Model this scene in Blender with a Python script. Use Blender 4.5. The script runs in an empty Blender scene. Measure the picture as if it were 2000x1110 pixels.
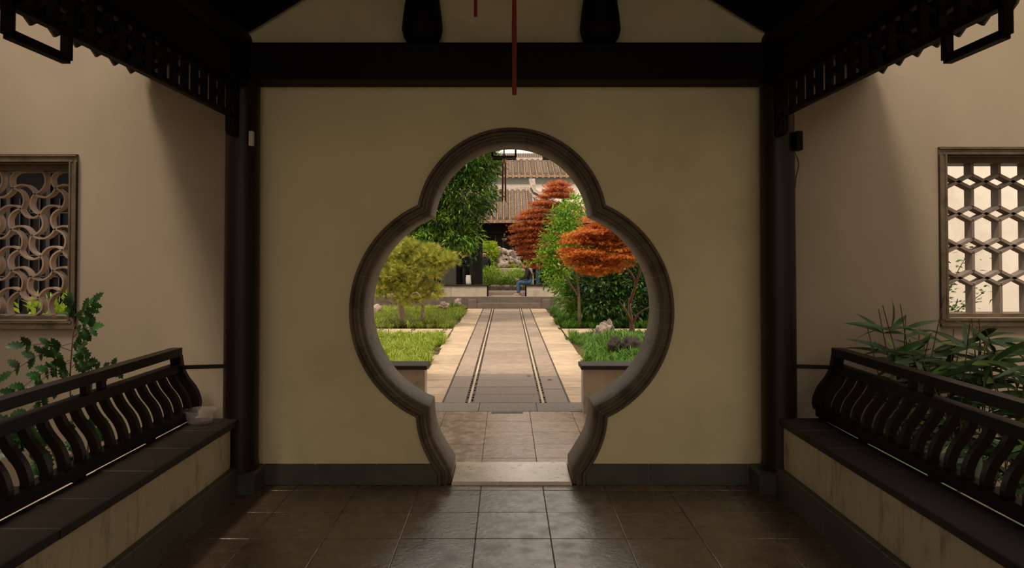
import bpy, bmesh, math, random
import numpy as np
from mathutils import Vector, Matrix, noise
from mathutils.geometry import tessellate_polygon
random.seed(7); RNG = np.random.default_rng(7)
S = bpy.context.scene; COL = S.collection
R = math.radians
# ------------------------------------------------------------------ camera, sky, sun, exposure
cam = bpy.data.objects.new('camera', bpy.data.cameras.new('camera')); COL.objects.link(cam)
cam.location = (0, 0, 1.88); cam.rotation_euler = (R(90 + 1.2), 0, 0)
cam.data.sensor_width = 36; cam.data.lens = 1448 / 2000 * 36
cam.data.shift_x = 0.005; cam.data.shift_y = -0.0452; cam.data.clip_start = 0.05; cam.data.clip_end = 400
S.camera = cam
W = bpy.data.worlds.new('world'); S.world = W; W.use_nodes = True
_n = W.node_tree.nodes; _l = W.node_tree.links
_bg = _n['Background']; _bg.inputs[1].default_value = 1.55
_tc = _n.new('ShaderNodeTexCoord'); _sx = _n.new('ShaderNodeSeparateXYZ'); _cr = _n.new('ShaderNodeValToRGB')
_l.new(_tc.outputs['Generated'], _sx.inputs[0]); _l.new(_sx.outputs['Z'], _cr.inputs[0]); _l.new(_cr.outputs[0], _bg.inputs[0])
_cr.color_ramp.elements[0].position = 0.0; _cr.color_ramp.elements[0].color = (1.0, .88, .75, 1)
_cr.color_ramp.elements[1].position = 0.8; _cr.color_ramp.elements[1].color = (.92, .82, .70, 1)
sun = bpy.data.objects.new('sun', bpy.data.lights.new('sun', 'SUN')); COL.objects.link(sun)
sun.data.energy = 2.2; sun.data.angle = R(12); sun.data.color = (1, .86, .68)
_d = Vector((0.29, 0.48, -1.0)).normalized()          # direction the light travels (sun high on the left, slightly behind the camera)
sun.rotation_euler = _d.to_track_quat('-Z', 'Y').to_euler(); sun.location = (-14, -4, 26)
S.view_settings.view_transform = 'Standard'; S.view_settings.look = 'None'
S.view_settings.gamma = 1; S.view_settings.use_curve_mapping = False
S.view_settings.exposure = 0.0
S.cycles.use_denoising = True; S.cycles.max_bounces = 8; S.cycles.transparent_max_bounces = 8

# ------------------------------------------------------------------ materials
def _noise(nt, scale, detail=4, rough=.6, dim=None):
    n = nt.nodes.new('ShaderNodeTexNoise'); n.inputs['Scale'].default_value = scale
    n.inputs['Detail'].default_value = detail; n.inputs['Roughness'].default_value = rough
    return n
def mat(name, col, rough=.8, var=.12, scale=4, bump=.0, bscale=30, spec=.5, rnd=0.0, stain=None, stain_amt=.5,
        stain_scale=1.5, stain_lo=.5, stain_hi=.7, stretch=(1, 1, 1), rvar=0.0, metal=0, trans=0, alpha=1):
    m = bpy.data.materials.new(name); m.use_nodes = True; nt = m.node_tree; N = nt.nodes; L = nt.links
    b = N['Principled BSDF']; b.inputs['Roughness'].default_value = rough
    b.inputs['Specular IOR Level'].default_value = spec; b.inputs['Metallic'].default_value = metal
    b.inputs['Transmission Weight'].default_value = trans; b.inputs['Alpha'].default_value = alpha
    g = N.new('ShaderNodeNewGeometry'); mp = N.new('ShaderNodeMapping'); mp.inputs['Scale'].default_value = stretch
    L.new(g.outputs['Position'], mp.inputs[0])
    n1 = _noise(nt, scale); L.new(mp.outputs[0], n1.inputs['Vector'])
    mr = N.new('ShaderNodeMapRange'); mr.inputs[1].default_value = .3; mr.inputs[2].default_value = .7
    mr.inputs[3].default_value = 1 - var; mr.inputs[4].default_value = 1 + var; L.new(n1.outputs['Fac'], mr.inputs[0])
    val = mr.outputs[0]
    if rnd:
        oi = N.new('ShaderNodeObjectInfo'); r2 = N.new('ShaderNodeMapRange')
        r2.inputs[3].default_value = 1 - rnd; r2.inputs[4].default_value = 1 + rnd; L.new(oi.outputs['Random'], r2.inputs[0])
        mm = N.new('ShaderNodeMath'); mm.operation = 'MULTIPLY'; L.new(val, mm.inputs[0]); L.new(r2.outputs[0], mm.inputs[1]); val = mm.outputs[0]
    vm = N.new('ShaderNodeVectorMath'); vm.operation = 'SCALE'; vm.inputs[0].default_value = col[:3]; L.new(val, vm.inputs['Scale'])
    c = vm.outputs[0]
    if stain:
        n2 = _noise(nt, stain_scale, 6, .65); L.new(mp.outputs[0], n2.inputs['Vector'])
        s = N.new('ShaderNodeMapRange'); s.inputs[1].default_value = stain_lo; s.inputs[2].default_value = stain_hi
        s.inputs[3].default_value = 0; s.inputs[4].default_value = stain_amt; L.new(n2.outputs['Fac'], s.inputs[0])
        mx = N.new('ShaderNodeMix'); mx.data_type = 'RGBA'; L.new(s.outputs[0], mx.inputs['Factor'])
        L.new(c, mx.inputs['A']); mx.inputs['B'].default_value = (*stain[:3], 1); c = mx.outputs['Result']
    L.new(c, b.inputs['Base Color'])
    if rvar:
        n4 = _noise(nt, scale * 2.2, 5); L.new(mp.outputs[0], n4.inputs['Vector'])
        r = N.new('ShaderNodeMapRange'); r.inputs[1].default_value = .35; r.inputs[2].default_value = .65
        r.inputs[3].default_value = max(.05, rough - rvar); r.inputs[4].default_value = min(1, rough + rvar)
        L.new(n4.outputs['Fac'], r.inputs[0]); L.new(r.outputs[0], b.inputs['Roughness'])
    if bump:
        n3 = _noise(nt, bscale, 5); L.new(mp.outputs[0], n3.inputs['Vector'])
        bp = N.new('ShaderNodeBump'); bp.inputs['Strength'].default_value = bump; bp.inputs['Distance'].default_value = .02
        L.new(n3.outputs['Fac'], bp.inputs['Height']); L.new(bp.outputs[0], b.inputs['Normal'])
    return m
def leafmat(name, c1, c2, c3=None, rough=.45, trans=.35, spec=.4):
    m = bpy.data.materials.new(name); m.use_nodes = True; nt = m.node_tree; N = nt.nodes; L = nt.links
    b = N['Principled BSDF']; b.inputs['Roughness'].default_value = rough; b.inputs['Specular IOR Level'].default_value = spec
    g = N.new('ShaderNodeNewGeometry'); cr = N.new('ShaderNodeValToRGB'); L.new(g.outputs['Random Per Island'], cr.inputs[0])
    e = cr.color_ramp.elements; e[0].color = (*c1, 1); e[1].color = (*(c3 or c2), 1)
    if c3: k = e.new(.55); k.color = (*c2, 1)
    L.new(cr.outputs[0], b.inputs['Base Color'])
    t = N.new('ShaderNodeBsdfTranslucent'); L.new(cr.outputs[0], t.inputs[0])
    mx = N.new('ShaderNodeMixShader'); mx.inputs[0].default_value = trans
    L.new(b.outputs[0], mx.inputs[1]); L.new(t.outputs[0], mx.inputs[2]); L.new(mx.outputs[0], N['Material Output'].inputs[0])
    return m
def glassmat(name, col=(.9, .93, .93), fac=.12):
    m = bpy.data.materials.new(name); m.use_nodes = True; nt = m.node_tree; N = nt.nodes; L = nt.links
    b = N['Principled BSDF']; b.inputs['Base Color'].default_value = (*col, 1); b.inputs['Roughness'].default_value = .15
    t = N.new('ShaderNodeBsdfTransparent'); mx = N.new('ShaderNodeMixShader'); mx.inputs[0].default_value = fac
    L.new(t.outputs[0], mx.inputs[1]); L.new(b.outputs[0], mx.inputs[2]); L.new(mx.outputs[0], N['Material Output'].inputs[0])
    return m
M = {}
M['plaster'] = mat('gate_plaster', (.86, .75, .45), .9, .05, 1.2, .05, 40, stain=(.42, .38, .24), stain_amt=.35, stain_scale=1.1, stain_lo=.5, stain_hi=.75)
M['plaster_out'] = mat('courtyard_plaster', (.37, .297, .213), .9, .07, 1.5, .07, 35, stain=(.32, .27, .17), stain_amt=.5, stain_scale=1.7, stain_lo=.47, stain_hi=.72, stretch=(1, 1, .6))
M['plaster_bench'] = mat('bench_plaster', (.58, .50, .34), .9, .08, 4, .08, 50, stain=(.16, .14, .08), stain_amt=.7, stain_scale=9, stain_lo=.52, stain_hi=.72, stretch=(1, 1, .35))
M['plaster_white'] = mat('white_plaster', (.84, .75, .63), .9, .06, 2, .05, 30, stain=(.45, .38, .3), stain_amt=.35, stain_scale=2.2)
M['plaster_grey'] = mat('grey_plaster', (.16, .16, .13), .9, .08, 2)
M['parapet'] = mat('parapet_plaster', (.50, .43, .35), .9, .08, 5, .06, 40, stain=(.2, .16, .11), stain_amt=.5, stain_scale=4)
M['stone_gate'] = mat('gate_stone', (.135, .098, .062), .55, .24, 6, .25, 60, rnd=.14, spec=.3, stain=(.035, .034, .013), stain_amt=.75, stain_scale=5, stretch=(1, 1, 1))
M['step'] = mat('step_stone', (.16, .125, .10), .75, .15, 6, .2, 40, rnd=.1, stain=(.08, .065, .05), stain_amt=.5, stain_scale=5)
M['stone_base'] = mat('skirting_stone', (.085, .08, .06), .6, .15, 5, .15, 50, rnd=.14, stain=(.04, .045, .025), stain_amt=.5, stain_scale=4)
M['mortar'] = mat('lime_mortar', (.30, .27, .22), .95, .15, 10)
M['mortar_floor'] = mat('floor_mortar', (.13, .105, .08), .95, .2, 10)
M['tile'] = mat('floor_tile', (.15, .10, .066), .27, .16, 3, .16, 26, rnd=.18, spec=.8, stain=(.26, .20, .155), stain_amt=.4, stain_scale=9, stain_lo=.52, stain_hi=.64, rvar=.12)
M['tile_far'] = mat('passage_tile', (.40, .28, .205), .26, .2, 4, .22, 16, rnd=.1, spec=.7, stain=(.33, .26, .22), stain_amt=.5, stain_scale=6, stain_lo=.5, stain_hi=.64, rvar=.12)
M['threshold'] = mat('threshold_granite', (.95, .80, .66), .13, .1, 5, .1, 40, spec=1.0, stain=(.12, .09, .07), stain_amt=.8, stain_scale=22, stain_lo=.6, stain_hi=.66, rvar=.1)
M['granite'] = mat('flamed_granite', (.24, .2, .175), .6, .35, 60, .6, 70, rnd=.08)
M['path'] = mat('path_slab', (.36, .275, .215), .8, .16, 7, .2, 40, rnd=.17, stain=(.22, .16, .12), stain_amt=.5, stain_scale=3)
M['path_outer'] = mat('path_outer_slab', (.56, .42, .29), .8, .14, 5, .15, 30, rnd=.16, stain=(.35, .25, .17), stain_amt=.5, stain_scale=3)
M['path_shade'] = mat('shaded_granite_slab', (.245, .19, .155), .65, .3, 40, .5, 60, rnd=.12)  # near path rows: shade put into the slab colour, with coarse granite grain
M['pebble'] = mat('dark_pebble', (.075, .055, .045), .6, .3, 20, rnd=.3)
M['strip'] = mat('light_strip_stone', (.55, .42, .30), .8, .1, 8, rnd=.1)
M['soil'] = mat('soil', (.12, .07, .035), .95, .3, 6, .5, 20, stain=(.25, .13, .05), stain_amt=.6, stain_scale=9)
M['slab'] = mat('bench_slab', (.028, .020, .014), .6, .2, 6, .2, 30, rnd=.15, spec=.3, stain=(.018, .014, .011), stain_amt=.6, stain_scale=5)
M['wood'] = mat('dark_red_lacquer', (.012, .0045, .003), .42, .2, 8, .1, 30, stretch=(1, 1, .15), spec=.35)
M['wood_rail'] = mat('rail_wood', (.009, .004, .003), .45, .3, 10, .15, 30, spec=.25, stain=(.008, .004, .003), stain_amt=.7, stain_scale=8)
M['wood_black'] = mat('black_wood', (.005, .003, .002), .6, .2, 8, spec=.15)
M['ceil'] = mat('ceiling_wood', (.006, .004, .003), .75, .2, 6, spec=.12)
M['rooftile'] = mat('grey_roof_tile', (.135, .10, .08), .85, .25, 10, .3, 40, rnd=.18, stain=(.30, .22, .16), stain_amt=.5, stain_scale=7)
M['drip'] = mat('drip_tile_clay', (.27, .20, .15), .85, .25, 10, .2, 40)
M['groove'] = mat('mossy_tile_groove', (.56, .33, .13), .9, .3, 14, .3, 40, stain=(.16, .10, .07), stain_amt=.8, stain_scale=11, stain_lo=.5, stain_hi=.6)
M['coping'] = mat('limewashed_coping', (.56, .47, .38), .85, .2, 9, .2, 40, stain=(.2, .16, .12), stain_amt=.6, stain_scale=7)
M['clay'] = mat('clay_lattice_tile', (.40, .28, .21), .75, .12, 8, .1, 40, rnd=.12)
M['lattice'] = mat('grey_lattice_bar', (.26, .205, .165), .8, .12, 8, .1, 40, rnd=.06)
M['bark'] = mat('bark', (.13, .09, .06), .9, .3, 12, .6, 30)
M['barkpale'] = mat('pale_bark', (.34, .26, .19), .9, .3, 12, .5, 30)
M['barkred'] = mat('red_brown_bark', (.17, .08, .045), .85, .3, 12, .5, 30)
M['rock'] = mat('lake_rock', (.38, .30, .25), .85, .3, 5, .9, 9, stain=(.10, .075, .06), stain_amt=.8, stain_scale=6, stain_lo=.48, stain_hi=.6)
M['rockpink'] = mat('pinkish_rock', (.50, .36, .30), .85, .2, 8, .8, 16)
M['rockdark'] = mat('dark_rock', (.03, .021, .017), .8, .3, 5, .8, 14)
M['red'] = mat('red_silk_tassel', (.16, .008, .008), .6, .3, 30, stretch=(1, 1, .1))
M['gold'] = mat('gold_knot', (.45, .28, .06), .4, .1, 10, metal=.3)
M['white'] = mat('white_plastic', (.60, .58, .42), .5, .05)
M['bag'] = mat('white_bag_plastic', (.60, .55, .48), .6, .1, 12, .4, 20)
M['wire'] = mat('black_cable', (.02, .018, .015), .6, .1)
M['skin'] = mat('skin', (.42, .20, .12), .55, .06)
M['hair'] = mat('black_hair', (.012, .01, .009), .5, .2, 40)
M['jeans'] = mat('blue_jeans', (.035, .10, .20), .8, .25, 14, .2, 60)
M['jeans_light'] = mat('light_blue_jeans', (.08, .17, .27), .8, .25, 14, .2, 60)
M['shirt'] = mat('dark_shirt', (.012, .008, .008), .8, .2, 10)
M['shirt2'] = mat('black_jacket', (.010, .010, .011), .8, .2, 10)
M['shoe'] = mat('tan_shoe', (.32, .22, .16), .7, .1)
M['sole'] = mat('pale_sole', (.6, .55, .5), .7, .1)
M['eye'] = mat('dark_eye', (.02, .015, .01), .3, .05)
M['lip'] = mat('lip', (.30, .11, .08), .5, .05)
M['phone'] = mat('white_phone', (.6, .6, .62), .3, .05)
M['plastic'] = glassmat('clear_plastic', (.62, .55, .52), .13)
M['glass'] = glassmat('lantern_glass', (.9, .9, .9), .10)
M['shade'] = mat('paper_lantern', (.72, .62, .40), .8, .1)
M['l_dark'] = leafmat('broadleaf_tree_leaf', (.010, .032, .006), (.035, .10, .012), (.20, .32, .035), .32, .4)
M['l_pine'] = leafmat('juniper_needle', (.20, .25, .04), (.52, .55, .10), (.82, .74, .18), .6, .55)
M['l_red'] = leafmat('crimson_maple_leaf', (.30, .065, .03), (.58, .16, .05), (.80, .32, .09), .5, .5)
M['l_orange'] = leafmat('orange_maple_leaf', (.32, .06, .015), (.68, .19, .025), (.80, .38, .06), .5, .5)
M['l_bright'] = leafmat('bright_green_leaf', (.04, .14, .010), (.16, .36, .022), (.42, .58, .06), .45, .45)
M['l_shrub'] = leafmat('dark_shrub_leaf', (.008, .03, .008), (.022, .08, .012), (.13, .26, .035), .35, .25)
M['l_hedge'] = leafmat('hedge_leaf', (.12, .26, .02), (.36, .55, .05), (.68, .80, .12), .5, .4)
M['l_window'] = leafmat('lime_green_leaf', (.20, .34, .02), (.42, .55, .04), (.6, .68, .08), .5, .5)
M['grass_sun'] = leafmat('sunlit_lilyturf_blade', (.10, .20, .015), (.36, .46, .04), (.70, .72, .14), .45, .4)  # sunlit look of the left beds put into the blade colour
M['grass_dark'] = leafmat('shaded_lilyturf_blade', (.02, .08, .008), (.09, .24, .02), (.26, .44, .05), .45, .35)  # same lilyturf, with the shade of the right beds put into the colour
M['mahonia'] = mat('mahonia_leaf', (.022, .075, .018), .4, .25, 14, .1, 30, rnd=.4, spec=.4)
M['bamboo'] = mat('bamboo_leaf', (.03, .075, .015), .4, .25, 14, rnd=.5, spec=.35)
M['bamboo_light'] = mat('fresh_bamboo_leaf', (.13, .24, .03), .45, .15, 14, rnd=.3)
M['bamboo_stem'] = mat('bamboo_stem', (.11, .07, .035), .6, .3, 14, rnd=.3)

# ------------------------------------------------------------------ helpers
ORI = {}
def tag(o, label=None, cat=None, group=None, kind=None):
    if label: o['label'] = label
    if cat: o['category'] = cat
    if group: o['group'] = group
    if kind: o['kind'] = kind
    return o
def empty(name, loc, label=None, cat=None, group=None, kind=None):
    o = bpy.data.objects.new(name, None); COL.objects.link(o); o.location = loc; o.empty_display_size = .1
    ORI[o.name] = Vector(loc); return tag(o, label, cat, group, kind)
def link(name, me, parent=None, loc=None, rot=None):
    """loc is a world place; parents are never rotated unless the caller handles it"""
    o = bpy.data.objects.new(name, me); COL.objects.link(o)
    L = Vector(loc or (0, 0, 0))
    if parent is not None:
        o.parent = parent; o.location = L - ORI[parent.name]
    else: o.location = L
    if rot: o.rotation_euler = rot
    ORI[o.name] = L
    return o
class MB:
    def __init__(s): s.v = []; s.f = []; s.m = []
    def add(s, vs, fs, mi=0):
        k = len(s.v); s.v += [tuple(p) for p in vs]; s.f += [tuple(i + k for i in f) for f in fs]; s.m += [mi] * len(fs); return s
    def box(s, x0, x1, y0, y1, z0, z1, mi=0):
        return s.add([(x0, y0, z0), (x1, y0, z0), (x1, y1, z0), (x0, y1, z0), (x0, y0, z1), (x1, y0, z1), (x1, y1, z1), (x0, y1, z1)],
                     [(0, 3, 2, 1), (4, 5, 6, 7), (0, 1, 5, 4), (1, 2, 6, 5), (2, 3, 7, 6), (3, 0, 4, 7)], mi)
    def bbox(s, x0, x1, y0, y1, z0, z1, b=.004, mi=0):
        """box with chamfered top edges"""
        vs = [(x0, y0, z0), (x1, y0, z0), (x1, y1, z0), (x0, y1, z0), (x0, y0, z1 - b), (x1, y0, z1 - b), (x1, y1, z1 - b), (x0, y1, z1 - b),
              (x0 + b, y0 + b, z1), (x1 - b, y0 + b, z1), (x1 - b, y1 - b, z1), (x0 + b, y1 - b, z1)]
        fs = [(0, 3, 2, 1), (8, 9, 10, 11), (0, 1, 5, 4), (1, 2, 6, 5), (2, 3, 7, 6), (3, 0, 4, 7), (4, 5, 9, 8), (5, 6, 10, 9), (6, 7, 11, 10), (7, 4, 8, 11)]
        return s.add(vs, fs, mi)
    def beam(s, p, q, w, h, up=(0, 0, 1), mi=0):
        p = Vector(p); q = Vector(q); d = (q - p).normalized(); u = Vector(up); r = d.cross(u).normalized(); u = r.cross(d)
        vs = []
        for c in (p, q):
            for a, b in ((-1, -1), (1, -1), (1, 1), (-1, 1)): vs.append(c + r * a * w / 2 + u * b * h / 2)
        return s.add(vs, [(0, 1, 2, 3), (7, 6, 5, 4), (0, 4, 5, 1), (1, 5, 6, 2), (2, 6, 7, 3), (3, 7, 4, 0)], mi)
    def tube(s, pts, rad, n=8, mi=0, caps=True):
        pts = [Vector(p) for p in pts]; m = len(pts)
        rad = rad if isinstance(rad, (list, tuple)) else [rad] * m
        vs = []; prev = None
        for i, p in enumerate(pts):
            d = (pts[min(i + 1, m - 1)] - pts[max(i - 1, 0)]).normalized()
            if prev is None:
                a = Vector((0, 0, 1)) if abs(d.z) < .9 else Vector((1, 0, 0))
                u = d.cross(a).normalized()
            else: u = (prev - d * prev.dot(d)).normalized()
            prev = u; w = d.cross(u)
            for k in range(n):
                t = 2 * math.pi * k / n; vs.append(p + (u * math.cos(t) + w * math.sin(t)) * rad[i])
        fs = [(i * n + k, i * n + (k + 1) % n, (i + 1) * n + (k + 1) % n, (i + 1) * n + k) for i in range(m - 1) for k in range(n)]
        if caps: fs += [tuple(range(n))[::-1], tuple((m - 1) * n + k for k in range(n))]
        return s.add(vs, fs, mi)
    def lathe(s, c, prof, n=20, mi=0):
        vs = []; fs = []; m = len(prof)
        for r, z in prof:
            for k in range(n):
                t = 2 * math.pi * k / n; vs.append((c[0] + r * math.cos(t), c[1] + r * math.sin(t), c[2] + z))
        for i in range(m - 1):
            for k in range(n): fs.append((i * n + k, i * n + (k + 1) % n, (i + 1) * n + (k + 1) % n, (i + 1) * n + k))
        fs += [tuple(range(n))[::-1], tuple((m - 1) * n + k for k in range(n))]
        return s.add(vs, fs, mi)
    def mesh(s, name, mats, smooth=False):
        me = bpy.data.meshes.new(name); me.from_pydata(s.v, [], s.f)
        for m in (mats if isinstance(mats, (list, tuple)) else [mats]): me.materials.append(m)
        if any(s.m): me.polygons.foreach_set('material_index', s.m)
        if smooth:
            me.polygons.foreach_set('use_smooth', [True] * len(me.polygons))
            if smooth != 'all':
                try: me.set_sharp_from_angle(angle=R(40))
                except Exception: pass
        me.update(); return me
    def build(s, name, mats, parent=None, smooth=False):
        if parent is not None: o0 = ORI[parent.name]
        else:
            a = np.array(s.v); lo = a.min(0); hi = a.max(0); o0 = Vector(((lo[0] + hi[0]) / 2, (lo[1] + hi[1]) / 2, lo[2]))
        s.v = [(p[0] - o0[0], p[1] - o0[1], p[2] - o0[2]) for p in s.v]
        return link(name, s.mesh(name, mats, smooth), parent, o0)
def panel(name, outer, holes, y0, y1, m, parent=None):
    """slab standing in X-Z with holes, from y0 to y1"""
    loops = [[Vector((x, z, 0)) for x, z in outer]] + [[Vector((x, z, 0)) for x, z in h] for h in holes]
    tr = tessellate_polygon(loops); flat = [p for l in loops for p in l]; n = len(flat); b = MB()
    fs = []
    for t in tr:
        a, c, d = [flat[i] for i in t]
        ccw = (c.x - a.x) * (d.y - a.y) - (c.y - a.y) * (d.x - a.x) > 0
        t = tuple(t) if ccw else tuple(t)[::-1]
        fs.append(t); fs.append(tuple(i + n for i in t[::-1]))
    k = 0
    for l in loops:
        m_ = len(l)
        for i in range(m_): j = (i + 1) % m_; fs.append((k + i, k + j, k + j + n, k + i + n))
        k += m_
    b.add([(p.x, y0, p.y) for p in flat] + [(p.x, y1, p.y) for p in flat], fs)
    bm = bmesh.new(); o = b.build(name, m, parent); bm.from_mesh(o.data); bmesh.ops.recalc_face_normals(bm, faces=bm.faces); bm.to_mesh(o.data); bm.free()
    return o
TILEMESH = {}
def slab(name, x0, x1, y0, y1, z0, z1, m, parent, b=.004, jig=.0015):
    """one paving piece; equal sizes share their mesh"""
    key = (name, round(x1 - x0, 3), round(y1 - y0, 3), round(z1 - z0, 3), m.name)
    if key not in TILEMESH:
        w, d, h = x1 - x0, y1 - y0, z1 - z0
        TILEMESH[key] = MB().bbox(-w / 2, w / 2, -d / 2, d / 2, 0, h, b).mesh(name, m)
    o = link(name, TILEMESH[key], parent, ((x0 + x1) / 2, (y0 + y1) / 2, z0 + random.uniform(-jig, jig)))
    return o
def catmull(pts, n=6):
    P = [Vector(p) for p in pts]; P = [P[0] * 2 - P[1]] + P + [P[-1] * 2 - P[-2]]; out = []
    for i in range(1, len(P) - 2):
        for k in range(n):
            t = k / n; a, b, c, d = P[i - 1:i + 3]
            out.append(.5 * ((2 * b) + (c - a) * t + (2 * a - 5 * b + 4 * c - d) * t * t + (3 * b - a - 3 * c + d) * t ** 3))
    return out + [P[-2]]

# numpy scatter of small leaf-like pieces into one mesh
T_LEAF = (np.array([[0, 0, 0], [.42, .2, .05], [.42, 0, 0], [.42, -.2, .05], [1, 0, -.12]]), [(0, 2, 1), (0, 3, 2), (2, 4, 1), (2, 3, 4)])
T_LONG = (np.array([[0, 0, 0], [.4, .12, .04], [.4, 0, 0], [.4, -.12, .04], [1, 0, -.16]]), [(0, 2, 1), (0, 3, 2), (2, 4, 1), (2, 3, 4)])
def _star():
    v = []; f = []
    for k, (a, l) in enumerate(((-70, .6), (-35, .85), (0, 1), (35, .85), (70, .6))):
        c, s_ = math.cos(R(a)), math.sin(R(a)); w = .09
        v += [(0, 0, 0), (l * .5 * c - w * s_, l * .5 * s_ + w * c, -.02), (l * c, l * s_, -.12), (l * .5 * c + w * s_, l * .5 * s_ - w * c, -.02)]
        b = 4 * k; f += [(b, b + 3, b + 2), (b, b + 2, b + 1)]
    v = [(0, 0, 0) if i % 4 == 0 else p for i, p in enumerate(v)]
    # share the centre so that a leaf is one island
    vv = [(0, 0, 0)]; mp = {}
    for i, p in enumerate(v):
        if i % 4 == 0: mp[i] = 0
        else: mp[i] = len(vv); vv.append(p)
    return np.array(vv), [tuple(mp[i] for i in t) for t in f]
T_STAR = _star()
def _needles(n=14):
    r = random.Random(3); v = [(0, 0, 0)]; f = []
    for k in range(n):
        a = r.uniform(-1, 1) * .5; b = r.uniform(-1, 1) * .5; l = r.uniform(.7, 1)
        d = Vector((1, a, b)).normalized() * l; s_ = Vector((0, .02, 0)) if k % 2 else Vector((0, 0, .02))
        i = len(v); v += [tuple(d * .5 + s_), tuple(d), tuple(d * .5 - s_)]; f += [(0, i, i + 1), (0, i + 1, i + 2)]
    return np.array(v, float), f
T_NEEDLE = _needles()
def scatter(name, m, P, D, size, tmpl, parent=None, var=.3, flat=.6, stuff=True, loc=None):
    N_ = len(P); V, F = tmpl; P = np.asarray(P, float); D = np.asarray(D, float)
    D = D / (np.linalg.norm(D, axis=1, keepdims=True) + 1e-9)
    up = np.array([0, 0, 1.0]) + RNG.normal(0, 1 - flat + .05, (N_, 3))
    n = up - D * (up * D).sum(1, keepdims=True); n /= (np.linalg.norm(n, axis=1, keepdims=True) + 1e-9)
    b = np.cross(n, D); s_ = (size * (1 + RNG.uniform(-var, var, N_)))[:, None, None]
    vv = P[:, None, :] + s_ * (V[None, :, 0:1] * D[:, None, :] + V[None, :, 1:2] * b[:, None, :] + V[None, :, 2:3] * n[:, None, :])
    o0 = np.array(ORI[parent.name]) if parent is not None else np.array(loc if loc is not None else (P[:, 0].mean(), P[:, 1].mean(), P[:, 2].min()))
    vv = (vv - o0).reshape(-1, 3)
    F = np.array(F); nv = len(V); ff = (F[None] + (np.arange(N_) * nv)[:, None, None]).reshape(-1, 3)
    me = bpy.data.meshes.new(name); me.vertices.add(len(vv)); me.vertices.foreach_set('co', vv.ravel())
    me.loops.add(ff.size); me.loops.foreach_set('vertex_index', ff.ravel().astype(np.int32))
    me.polygons.add(len(ff)); me.polygons.foreach_set('loop_start', np.arange(0, ff.size, 3, dtype=np.int32))
    me.materials.append(m); me.update(calc_edges=True); me.validate()
    o = link(name, me, parent, tuple(o0))
    if stuff: o['kind'] = 'stuff'
    return o
def crown(blobs, n_cl, per, spread, out=1.0, droop=-.2, shell=.55):
    """clusters of leaf points on ellipsoids (cx,cy,cz,rx,ry,rz[,weight])"""
    B = np.array([b[:6] for b in blobs], float); w = B[:, 3] * B[:, 5] * np.array([b[6] if len(b) > 6 else 1 for b in blobs]); w /= w.sum()
    k = RNG.choice(len(B), n_cl, p=w); u = RNG.normal(0, 1, (n_cl, 3)); u /= np.linalg.norm(u, axis=1, keepdims=True)
    r = shell + (1 - shell) * RNG.random(n_cl) ** .5
    c = B[k, :3] + u * B[k, 3:] * r[:, None]
    P = np.repeat(c, per, 0) + RNG.normal(0, spread, (n_cl * per, 3)) * np.array([1, 1, .7])
    D = np.repeat(u, per, 0) * out + RNG.normal(0, .55, (n_cl * per, 3)) + np.array([0, 0, droop])
    return P, D

# ------------------------------------------------------------------ THE SETTING : near corridor
G = .04          # the gate's centre in x
T = .4965        # floor tile pitch
fl = tag(MB().box(-2.62, 2.62, -3.4, 6.06, -.12, -.006).build('floor', M['mortar_floor']), kind='structure')
def tiles(parent, xs, ys, m, gap=.004):
    for i in range(len(xs) - 1):
        for j in range(len(ys) - 1):
            slab('tile', xs[i] + gap / 2, xs[i + 1] - gap / 2, ys[j] + gap / 2, ys[j + 1] - gap / 2, -.03, 0, m, parent, .003, .0012)
xs = [-2.10] + [-.207 + T * k for k in range(-3, 5)] + [2.10]
ys = [5.917 - T * k for k in range(11, -1, -1)] + [6.048]
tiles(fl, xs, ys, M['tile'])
MB().box(-2.1, 2.1, -3.3, ys[0] - .004, -.03, 0).build('rear_paving', M['tile'], fl)

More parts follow.
